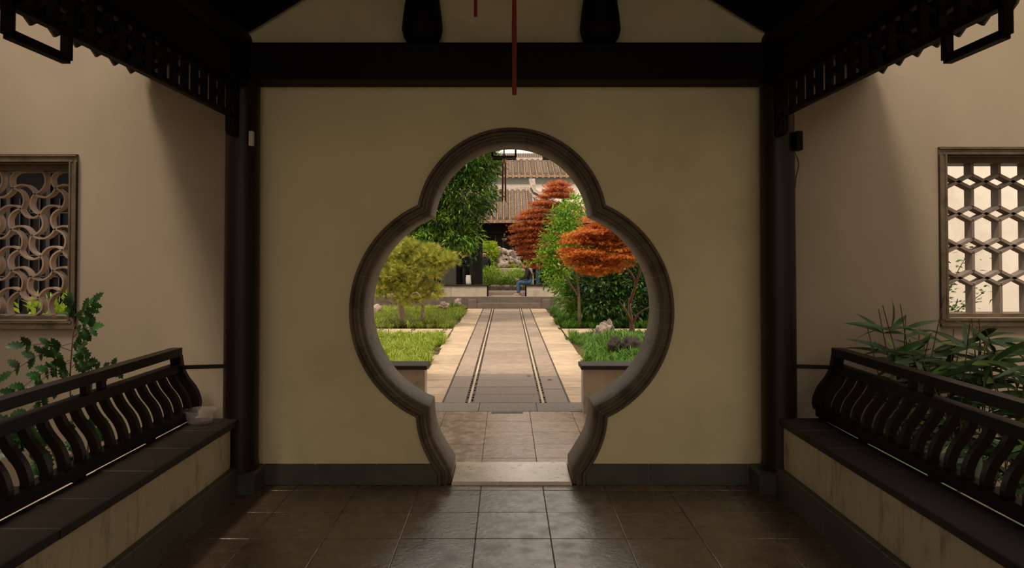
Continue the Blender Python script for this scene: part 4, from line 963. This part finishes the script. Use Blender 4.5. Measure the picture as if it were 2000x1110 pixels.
# back garden: kerb stones, hedges, lake rock, ledge
kr = empty('kerb', (0, 30.05, PZ), 'row of rough kerb stones below the hedge behind the pavilion', 'kerb')
for k in range(7):
    x0 = -1.15 + .46 * k; bm = bmesh.new()
    o = MB().bbox(x0 + .02, x0 + .44, 29.9, 30.25, PZ - .05, PZ + .20 + random.uniform(-.02, .02), .05).build('kerb_stone', M['rock'], kr)
tag(MB().box(-7, 7, 29.8, 37.8, -.05, .36).build('rear_terrace', M['soil']), kind='structure')
def bush(name, x, y, z, rx, ry, rz, m, label, n, size=.09, tm=T_LEAF):
    t = empty(name, (x, y, z), label, 'bush')
    b = MB()
    for k in range(5):
        a = k * 1.257; b.tube([(x, y, z), (x + rx * .3 * math.cos(a), y + ry * .3 * math.sin(a), z + rz * .8), (x + rx * .6 * math.cos(a), y + ry * .6 * math.sin(a), z + rz * 1.4)], [.02, .014, .006], 6)
    b.build('stems', M['bark'], t)
    P, D = crown([(x, y, z + rz * .95, rx, ry, rz)], n, 9, .06, droop=.2, shell=.35); P[:, 2] = np.maximum(P[:, 2], z + .02)
    scatter('foliage', m, P, D, size, tm, t, flat=.4); return t
bush('round_bush', -.62, 30.7, .36, .58, .45, .50, M['l_hedge'], 'clipped light green bush below the lake rock, left one', 330)
bush('round_bush', .45, 30.8, .36, .55, .45, .44, M['l_hedge'], 'clipped light green bush behind the seated man', 300)
tag(MB().bbox(-.6, 1.2, 31.35, 31.6, .3, 1.24, .01).build('planter_ledge', M['coping']), 'pale stone planter ledge under the big lake rock', 'ledge')
tag(MB().box(-3, 3, 31.6, 33.4, .3, 1.2).build('planter_soil', M['soil']), kind='structure')
rock('lake_rock', (-.02, 32.2, 1.20), (.64, .4, .46), M['rock'], 'large pitted grey lake rock on the planter behind the pavilion', 23, .55, 5, 1.3, .5)
bush('leafy_shrub', -.78, 31.9, 1.2, .36, .35, .62, M['l_window'], 'sunlit yellow green leafy shrub left of the lake rock', 160, .15)
bush('low_plant', .85, 31.75, 1.2, .35, .2, .16, M['l_window'], 'low sunlit greenery right of the lake rock', 60, .1)
bush('low_plant', .2, 31.70, 1.2, .12, .1, .1, M['l_window'], 'tiny yellow green plant at the foot of the lake rock', 16, .1)
# hall at the very back
bh = empty('back_hall', (0, 40.5, 0), 'large white walled hall with tiled roof behind the pavilion', 'building')
MB().box(-12, 12, 38.15, 44, 2.95, 5.6).build('upper_wall', M['plaster_white'], bh)
MB().box(-12, 12, 38.6, 44, .0, 2.95).build('lower_front', M['wood_black'], bh)
MB().box(-12, 12, 38.03, 38.15, 5.46, 5.88).build('fascia', M['plaster_grey'], bh)
for k in range(16):
    MB().box(-3 + .4 * k - .03, -3 + .4 * k + .03, 38.5, 38.6, .4, 2.9).build('post', M['wood'], bh)
tiled_roof(bh, -7.0, 7.1, .305, [(37.9, 5.93), (39.2, 6.38), (40.6, 7.0)], None, r=.135, course=.26)
MB().box(-12, 12, 40.5, 40.75, 6.95, 7.10).box(-12, 12, 40.52, 40.72, 7.10, 7.38).build('ridge', M['coping'], bh)
rm = MB()
for k in range(130): rm.box(-6.5 + .1 * k, -6.5 + .1 * k + .06, 40.50, 40.76, 7.14, 7.34)
rm.build('ridge_tiles', M['rooftile'], bh)['kind'] = 'stuff'
MB().add([(-12, 40.6, 6.98), (12, 40.6, 6.98), (12, 44.6, 5.8), (-12, 44.6, 5.8), (-12, 40.6, 6.8), (12, 40.6, 6.8), (12, 44.6, 5.6), (-12, 44.6, 5.6)], [(0, 1, 2, 3), (7, 6, 5, 4), (0, 4, 5, 1), (1, 5, 6, 2), (2, 6, 7, 3), (3, 7, 4, 0)]).build('rear_roof', M['rooftile'], bh)

# ------------------------------------------------------------------ people
def person(name, J, label, mats, seated=False, shoes=True, hair=True, hands=True, face=(-1, 0, 0)):
    """J: joints in world metres; body grown as one skin surface"""
    V = []; E = []; Rr = []; Z = []
    def v(p, r, zone, par=None):
        V.append(Vector(p)); Rr.append(r); Z.append(zone)
        if par is not None: E.append((par, len(V) - 1))
        return len(V) - 1
    pel = v(J['pelvis'], (.165, .135), 1)
    wst = v(J['waist'], (.155, .125), 2, pel); chs = v(J['chest'], (.185, .135), 2, wst); nk = v(J['neck'], (.062, .062), 0, chs)
    hd = v(J['head'], (.082, .095), 0, nk); top = v(J['top'], (.07, .08), 0, hd)
    f = Vector(face).normalized(); side = f.cross(Vector((0, 0, 1))).normalized()
    for s_ in ('l', 'r'):
        sh = v(J['sh' + s_], (.072, .072), 2, chs); el = v(J['el' + s_], (.055, .055), 2, sh); wr = v(J['wr' + s_], (.034, .034), 2, el)
        pm = v(Vector(J['wr' + s_]) + (Vector(J['ha' + s_]) - Vector(J['wr' + s_])) * .6, (.036, .018), 0, wr)
        if hands:
            hv = (Vector(J['ha' + s_]) - Vector(J['wr' + s_])).normalized(); sd = hv.cross(Vector((0, 0, 1))); sd = sd.normalized() if sd.length > .1 else Vector((1, 0, 0))
            for q, (o_, ln) in enumerate(((-.028, .065), (-.01, .08), (.01, .075), (.028, .06))):
                a = v(V[pm] + hv * .035 + sd * o_, (.009, .009), 0, pm); b = v(V[a] + hv * ln * .6 + Vector((0, 0, -.01)), (.008, .008), 0, a); v(V[b] + hv * ln * .3 + Vector((0, 0, -.02)), (.007, .007), 0, b)
            a = v(V[pm] + sd * .045, (.010, .010), 0, pm); v(V[a] + hv * .04 + sd * .01, (.009, .009), 0, a)
        hp = v(J['hp' + s_], (.105, .105), 1, pel); kn = v(J['kn' + s_], (.072, .072), 1, hp); cf = v(Vector(J['kn' + s_]).lerp(Vector(J['an' + s_]), .35), (.068, .07), 1, kn)
        an = v(J['an' + s_], (.055, .055), 1, cf)
    me = bpy.data.meshes.new('body'); o0 = Vector((J['anl'][0], J['anl'][1], J['floor']))
    t = empty(name, o0, label, 'person')
    me.from_pydata([p - o0 for p in V], E, []); ob = bpy.data.objects.new('tmp', me); COL.objects.link(ob)
    sk = ob.modifiers.new('s', 'SKIN'); sk.use_smooth_shade = True
    for i, sv in enumerate(me.skin_vertices[0].data): sv.radius = Rr[i]; sv.use_root = (i == 0)
    ss = ob.modifiers.new('u', 'SUBSURF'); ss.levels = 2; ss.render_levels = 2
    dg = bpy.context.evaluated_depsgraph_get(); m2 = bpy.data.meshes.new_from_object(ob.evaluated_get(dg)); bpy.data.objects.remove(ob)
    for m in mats: m2.materials.append(m)
    VV = [p - o0 for p in V]
    for p in m2.polygons:
        c = p.center; best = 0; bd = 9
        for a, b in E:
            A, B_ = VV[a], VV[b]; ab = B_ - A; tt = max(0, min(1, (c - A).dot(ab) / (ab.length_squared + 1e-9))); d = (A + ab * tt - c).length - (Rr[a][0] * (1 - tt) + Rr[b][0] * tt)
            if d < bd: bd = d; best = Z[b] if (Z[a] == Z[b] or tt > .6) else Z[a]
        p.material_index = best; p.use_smooth = True
    link('body', m2, t, tuple(o0))
    H = Vector(J['head']); Tp = Vector(J['top']); upv = (Tp - H).normalized()
    # hair: cap over the crown and back
    bm = bmesh.new(); bmesh.ops.create_uvsphere(bm, u_segments=16, v_segments=10, radius=1)
    for vt in list(bm.verts):
        if vt.co.z < -.35 or (vt.co.z < .62 and vt.co.x > .25): bm.verts.remove(vt)
    fr = Matrix((f, side, upv)).transposed()
    for vt in bm.verts: vt.co = fr @ Vector((vt.co.x * .094, vt.co.y * .088, vt.co.z * .082)) + H.lerp(Tp, .62) - f * .012 - o0
    hm = bpy.data.meshes.new('hair'); bm.to_mesh(hm); bm.free(); hm.materials.append(M['hair'])
    for p in hm.polygons: p.use_smooth = True
    link('hair', hm, t, tuple(o0))
    fc = H + f * .085
    MB().lathe(tuple(fc + side * .03 + upv * .03 - Vector((0, 0, .008))), [(.002, 0), (.009, .004), (.009, .010), (.002, .014)], 8).lathe(tuple(fc - side * .03 + upv * .03 - Vector((0, 0, .008))), [(.002, 0), (.009, .004), (.009, .010), (.002, .014)], 8).build('eyes', M['eye'], t)
    MB().tube([fc + upv * .03, fc + f * .018 - upv * .005, fc - upv * .012], [.006, .012, .007], 6).build('nose', M['skin'], t, smooth='all')
    MB().tube([fc - upv * .035 + side * .022 - f * .01, fc - upv * .035, fc - upv * .035 - side * .022 - f * .01], [.003, .006, .003], 6).build('mouth', M['lip'], t)
    for s_ in (-1, 1): MB().tube([H + side * .083 * s_ + upv * .03, H + side * .092 * s_ + upv * .005, H + side * .083 * s_ - upv * .02], [.008, .013, .006], 6).build('ear', M['skin'], t)
    if shoes:
        for s_ in ('l', 'r'):
            a = Vector(J['an' + s_]); d = Vector(J['toe' + s_]) - a; d.z = 0; d.normalize(); z = J['floor']
            pts = [Vector((a.x, a.y, z + .05)) - d * .05, Vector((a.x, a.y, z + .055)) + d * .03, Vector((a.x, a.y, z + .045)) + d * .12, Vector((a.x, a.y, z + .035)) + d * .19]
            MB().tube(pts, [.045, .052, .044, .03], 10).build('shoe', M['shoe'], t, smooth='all')
            sp = Vector((a.x, a.y, z + .012)); MB().beam(sp - d * .09, sp + d * .21, .085, .022).build('sole', M['sole'], t)
    return t
F = PZ + .012
# seated man (faces -x), on the end of the right bench
J = dict(floor=F, pelvis=(.83, 25.86, .90), waist=(.82, 25.86, 1.04), chest=(.755, 25.86, 1.24), neck=(.665, 25.86, 1.35), head=(.605, 25.86, 1.405), top=(.585, 25.86, 1.495),
         shl=(.72, 25.68, 1.30), shr=(.72, 26.04, 1.30), ell=(.66, 25.64, 1.05), elr=(.66, 26.08, 1.05), wrl=(.48, 25.74, .98), wrr=(.48, 25.98, .98), hal=(.40, 25.78, .96), har=(.40, 25.94, .96),
         hpl=(.78, 25.77, .87), hpr=(.78, 25.95, .87), knl=(.385, 25.73, .87), knr=(.40, 25.99, .86), anl=(.40, 25.71, F + .10), anr=(.43, 26.01, F + .10), toel=(.2, 25.71, F), toer=(.23, 26.01, F))
person('person', J, 'seated man in dark shirt and blue jeans bending over his phone', [M['skin'], M['jeans'], M['shirt']], face=(-.8, 0, -.6))
tag(MB().bbox(-.006, .006, -.035, .035, 0, .12, .003).build('phone', M['phone']), 'small white phone in the seated man\'s hands', 'phone')
ph = [o for o in COL.objects if o.name == 'phone'][0]; ph.location = (.385, 25.86, .965); ph.rotation_euler = (0, R(-62), 0)
def standing(x, y, label, mats, face=(0, -1, 0), z=F, h=1.68, arms=0, name='person'):
    k = h / 1.72; f = Vector(face).normalized(); s_ = f.cross(Vector((0, 0, 1))).normalized()
    P = lambda a, b, c: tuple(Vector((x, y, z)) + f * a + s_ * b + Vector((0, 0, c * k)))
    J = dict(floor=z, pelvis=P(0, 0, .93), waist=P(0, 0, 1.08), chest=P(0, 0, 1.30), neck=P(.01, 0, 1.47), head=P(.03, 0, 1.57), top=P(.02, 0, 1.66),
             shl=P(0, -.19, 1.38), shr=P(0, .19, 1.38), hpl=P(0, -.09, .88), hpr=P(0, .09, .88), knl=P(.02, -.10, .49), knr=P(.03, .10, .49), anl=P(0, -.11, .1), anr=P(0, .11, .1), toel=P(.2, -.12, 0), toer=P(.2, .12, 0))
    if arms: J.update(ell=P(.05, -.24, 1.12), elr=P(.05, .24, 1.12), wrl=P(.25, -.12, 1.12), wrr=P(.25, .12, 1.12), hal=P(.33, -.08, 1.13), har=P(.33, .08, 1.13))
    else: J.update(ell=P(-.02, -.25, 1.10), elr=P(-.02, .25, 1.10), wrl=P(.03, -.26, .86), wrr=P(.03, .26, .86), hal=P(.05, -.26, .77), har=P(.05, .26, .77))
    return person(name, J, label, mats, face=face)
standing(1.22, 27.0, 'standing person in light blue jeans half hidden behind the crimson maple', [M['skin'], M['jeans_light'], M['shirt']], (0, 1, 0))
standing(-1.42, 26.5, 'person in black standing in the shade behind the white bag', [M['skin'], M['shirt2'], M['shirt2']], (.6, -1, 0), arms=1, h=1.6)
standing(-.95, 31.2, 'person in dark clothes beyond the left bush, left of the lake rock', [M['skin'], M['shirt2'], M['shirt2']], (0, -1, 0), z=.36, h=1.6)

# ------------------------------------------------------------------ foreground plants
def leaf_mesh(name, m, L, w, spiny=False, bend=-.15, fold=.15):
    pts = []
    prof_ = [(0, .05), (.12, .62), (.25, .85), (.4, 1), (.55, .92), (.7, .72), (.85, .42), (1, 0)]
    if spiny:
        prof_ = [(0, .1), (.12, .5), (.2, .95), (.27, .62), (.4, 1.15), (.48, .7), (.62, 1.1), (.68, .5), (.82, .7), (.86, .28), (1, 0)]
    V = []; F_ = []
    for i, (t, ww) in enumerate(prof_):
        z = bend * t * t * L; V += [(t * L, 0, z), (t * L, ww * w, z + fold * ww * w), (t * L, -ww * w, z + fold * ww * w)]
    for i in range(len(prof_) - 1):
        a = 3 * i; F_ += [(a, a + 3, a + 4, a + 1), (a + 3, a, a + 2, a + 5)]
    return MB().add(V, F_).mesh(name, m, smooth='all')
def place_leaf(me, parent, p, d, up=(0, 0, 1), s_=1.0, name='leaf'):
    d = Vector(d).normalized(); u = Vector(up); u = (u - d * u.dot(d)).normalized(); y = u.cross(d)
    o = bpy.data.objects.new(name, me); COL.objects.link(o); o.parent = parent
    m = Matrix((d, y, u)).transposed().to_4x4(); m.translation = Vector(p) - ORI[parent.name]
    o.matrix_local = m @ Matrix.Scale(s_, 4); return o
r5 = random.Random(21)
MH = [leaf_mesh('leaf', M['mahonia'], .10, .027, True, -.2, .2), leaf_mesh('leaf', M['mahonia'], .085, .026, True, -.4, .1)]
t = empty('mahonia', (-3.12, 5.35, -.02), 'spiny leaved dark green mahonia behind the left railing', 'plant')
stems = [[(-3.12, 5.35, -.02), (-3.11, 5.35, .5), (-3.13, 5.33, .95), (-3.10, 5.32, 1.36)], [(-3.10, 5.36, -.02), (-3.02, 5.38, .5), (-2.99, 5.36, 1.02)], [(-3.14, 5.34, -.02), (-3.2, 5.3, .4), (-3.28, 5.25, .62)]]
for s_ in stems: MB().tube(catmull(s_, 3), [.009 * (1 - .06 * i) for i in range(3 * (len(s_) - 1) + 1)], 6).build('stem', M['bark'], t)
def frond(p, q, n, sc=1.0, term=True):
    p = Vector(p); q = Vector(q); mid = p.lerp(q, .5) + Vector((0, 0, .03)); pts = catmull([p, mid, q], 4)
    MB().tube(pts, .0028, 5).build('leaf_stalk', M['bark'], t)
    d = (q - p).normalized()
    for k in range(n):
        tt = .28 + .68 * k / max(1, n - 1); c = pts[int(tt * (len(pts) - 1))]
        for s2 in (-1, 1):
            sd = Vector((0, 0, 1)) * s2 * .75 + Vector((r5.uniform(-.2, .2), -.45 * s2 + r5.uniform(-.3, .3), r5.uniform(-.15, .15))) + d * .75
            place_leaf(MH[k % 2], t, c, sd, up=(r5.uniform(-.3, .3), -1, r5.uniform(.1, .7)), s_=sc * r5.uniform(.8, 1.15))
    if term: place_leaf(MH[0], t, q, d + Vector((0, 0, -.1)), up=(0, -1, .5), s_=sc * 1.15)
top = (-3.10, 5.32, 1.34)
frond((-3.11, 5.33, 1.24), (-3.46, 5.2, 1.05), 4); frond((-3.10, 5.32, 1.36), (-3.10, 5.28, 1.50), 3); frond((-3.10, 5.32, 1.34), (-2.93, 5.25, 1.53), 4)
frond((-3.10, 5.32, 1.28), (-2.90, 5.2, 1.36), 3); frond((-3.12, 5.33, 1.12), (-3.42, 5.1, .88), 5); frond((-3.12, 5.33, 1.10), (-3.22, 5.1, .98), 3)
frond((-3.12, 5.33, 1.06), (-2.93, 5.2, 1.12), 4); frond((-3.00, 5.36, 1.0), (-2.78, 5.3, 1.06), 3); frond((-3.13, 5.33, 1.0), (-3.15, 5.15, 1.16), 3)
frond((-3.0, 5.36, .85), (-2.92, 5.2, .9), 2); frond((-3.28, 5.25, .6), (-3.42, 5.1, .52), 4, 1.3); frond((-3.24, 5.28, .5), (-3.18, 5.0, .46), 4, 1.3); frond((-3.11, 5.35, .62), (-2.98, 5.1, .62), 4, 1.3); frond((-3.02, 5.38, .55), (-2.85, 5.2, .68), 3, 1.3)
frond((-3.12, 5.33, 1.18), (-3.34, 5.15, 1.24), 3); frond((-3.11, 5.33, 1.15), (-2.95, 5.15, 1.24), 3); frond((-3.13, 5.33, .95), (-3.36, 5.15, .74), 4)
frond((-3.11, 5.35, .72), (-3.0, 5.15, .82), 3, 1.2); frond((-3.2, 5.3, .45), (-3.4, 5.15, .68), 3, 1.3); frond((-3.11, 5.35, .45), (-3.05, 5.1, .36), 3, 1.3)

LB = [leaf_mesh('leaf', M['bamboo'], .30, .019, False, -.45, .25), leaf_mesh('leaf', M['bamboo'], .24, .018, False, -.25, .2), leaf_mesh('leaf', M['bamboo_light'], .24, .021, False, -.1, .25)]
def cane_plant(x, y, h, n, nl, label, lo=.35, seed=1, light=.15):
    r = random.Random(seed); t = empty('broadleaf_bamboo', (x, y, -.02), label, 'plant', None)
    for k in range(n):
        a = r.uniform(0, 6.28); dx, dy = .28 * math.cos(a) * r.random(), .25 * math.sin(a) * r.random(); hh = h * r.uniform(.7, 1.0); ln = r.uniform(-.2, .2)
        pts = catmull([(x + dx * .4, y + dy * .4, -.02), (x + dx, y + dy, hh * .5), (x + dx * 1.3 + ln, y + dy * 1.3, hh)], 4)
        MB().tube(pts, [.006 * (1 - .05 * i) for i in range(len(pts))], 5).build('cane', M['bamboo_stem'], t)
        for q in range(nl):
            tt = 1 - .55 * r.random() ** 1.6; c = pts[min(len(pts) - 1, int(tt * (len(pts) - 1)))]; b = r.uniform(0, 6.28)
            d = (math.cos(b) * 1.2, math.sin(b) * .6, r.uniform(-.3, .75)); me = LB[2] if r.random() < light else LB[r.randrange(2)]
            place_leaf(me, t, c, d, s_=r.uniform(.8, 1.4), up=(r.uniform(-.5, .5), r.uniform(-1.6, -.3), 1))
    return t
cane_plant(2.98, 5.55, 1.60, 11, 9, 'broad leaved bamboo clump nearest the gate wall behind the right railing', seed=3, light=.06)
cane_plant(3.32, 5.35, 1.42, 15, 9, 'broad leaved bamboo clump under the right window', seed=5, light=.06)
cane_plant(3.62, 5.1, 1.42, 15, 9, 'broad leaved bamboo clump at the right edge with fresh light leaves', seed=9, light=.3)
cane_plant(3.1, 4.85, .75, 8, 6, 'low bamboo clump showing through the right balusters', seed=12, light=.1)
cane_plant(3.0, 4.2, .65, 8, 6, 'low dark bamboo clump behind the near part of the right railing', seed=15, light=.05)

for k_, (lx, ly, la) in enumerate(((.298, 11.34, .4), (.66, 10.98, 2.2))):
    lm = leaf_mesh('fallen_leaf', M['bark'], .09, .022, False, -.1, .3)
    o = link('fallen_leaf', lm, None, (lx, ly, .012), (0, 0, la)); tag(o, ('small curled brown leaf on the dark centre slabs of the path', 'small curled brown leaf on the side slabs right of the light strip')[k_], 'leaf', 'fallen leaves on the path')
# greenery behind the windows
t = bush('lime_shrub', -4.6, 7.9, -.02, .9, .35, .74, M['l_window'], 'lime green sunlit shrub behind the left lattice window', 330, .10)
t = empty('courtyard_shrub', (4.8, 8.6, -.02), 'thin branched green shrub behind the hexagon lattice window', 'bush')
b = MB(); r6 = random.Random(4); Pp = []; Dd = []
for k in range(12):
    a = r6.uniform(0, 6.28); q = Vector((4.8 + r6.uniform(-.9, .9), 8.6 + r6.uniform(-.4, .4), r6.uniform(1.2, 2.05))); m_ = Vector((4.8, 8.6, 0)).lerp(q, .5) + Vector((r6.uniform(-.2, .2), 0, .3))
    pts = catmull([(4.8, 8.6, -.02), m_, q], 4); b.tube(pts, [.012 - .001 * i for i in range(len(pts))], 5)
    for c in pts[3:]:
        for s_ in range(14): Pp.append(c + Vector((r6.gauss(0, .12), r6.gauss(0, .1), r6.gauss(0, .05)))); Dd.append((r6.uniform(-1, 1), r6.uniform(-1, .3), r6.uniform(-.3, .4)))
b.build('branches', M['bark'], t); scatter('foliage', M['l_shrub'], Pp, Dd, .075, T_LEAF, t, flat=.4)
bush('low_shrub', 4.6, 7.6, -.02, 1.0, .35, .60, M['l_hedge'], 'low bright greenery at the bottom of the hexagon lattice window', 260, .09)

# things that come more than once share a group
GR = {'garden_rock': 'rocks lying in the garden beds', 'wooden_column': 'lacquered columns of the near corridor', 'stone_bench': 'plastered benches along the corridor',
      'leaning_railing': 'leaning railings on the benches', 'hanging_lattice': 'hanging lattices under the corridor eaves', 'side_beam': 'side beams of the corridor', 'purlin': 'round purlins of the corridor roof',
      'gourd_post': 'short posts on the cross beam', 'column_footing': 'stone blocks under the corner columns', 'parapet_bench': 'parapet benches at the path entrance', 'passage_column': 'columns of the rear passage',
      'palace_lantern': 'palace lanterns hung along the axis', 'lilyturf_bed': 'lilyturf beds beside the path', 'lilyturf_clump': 'single lilyturf clumps', 'broadleaf_bamboo': 'bamboo clumps behind the right railing',
      'round_bush': 'clipped bushes behind the pavilion', 'low_plant': 'low plants on the planter', 'person': 'visitors in the pavilion'}
for o in COL.objects:
    if o.parent is None and o.name.split('.')[0] in GR: o['group'] = GR[o.name.split('.')[0]]
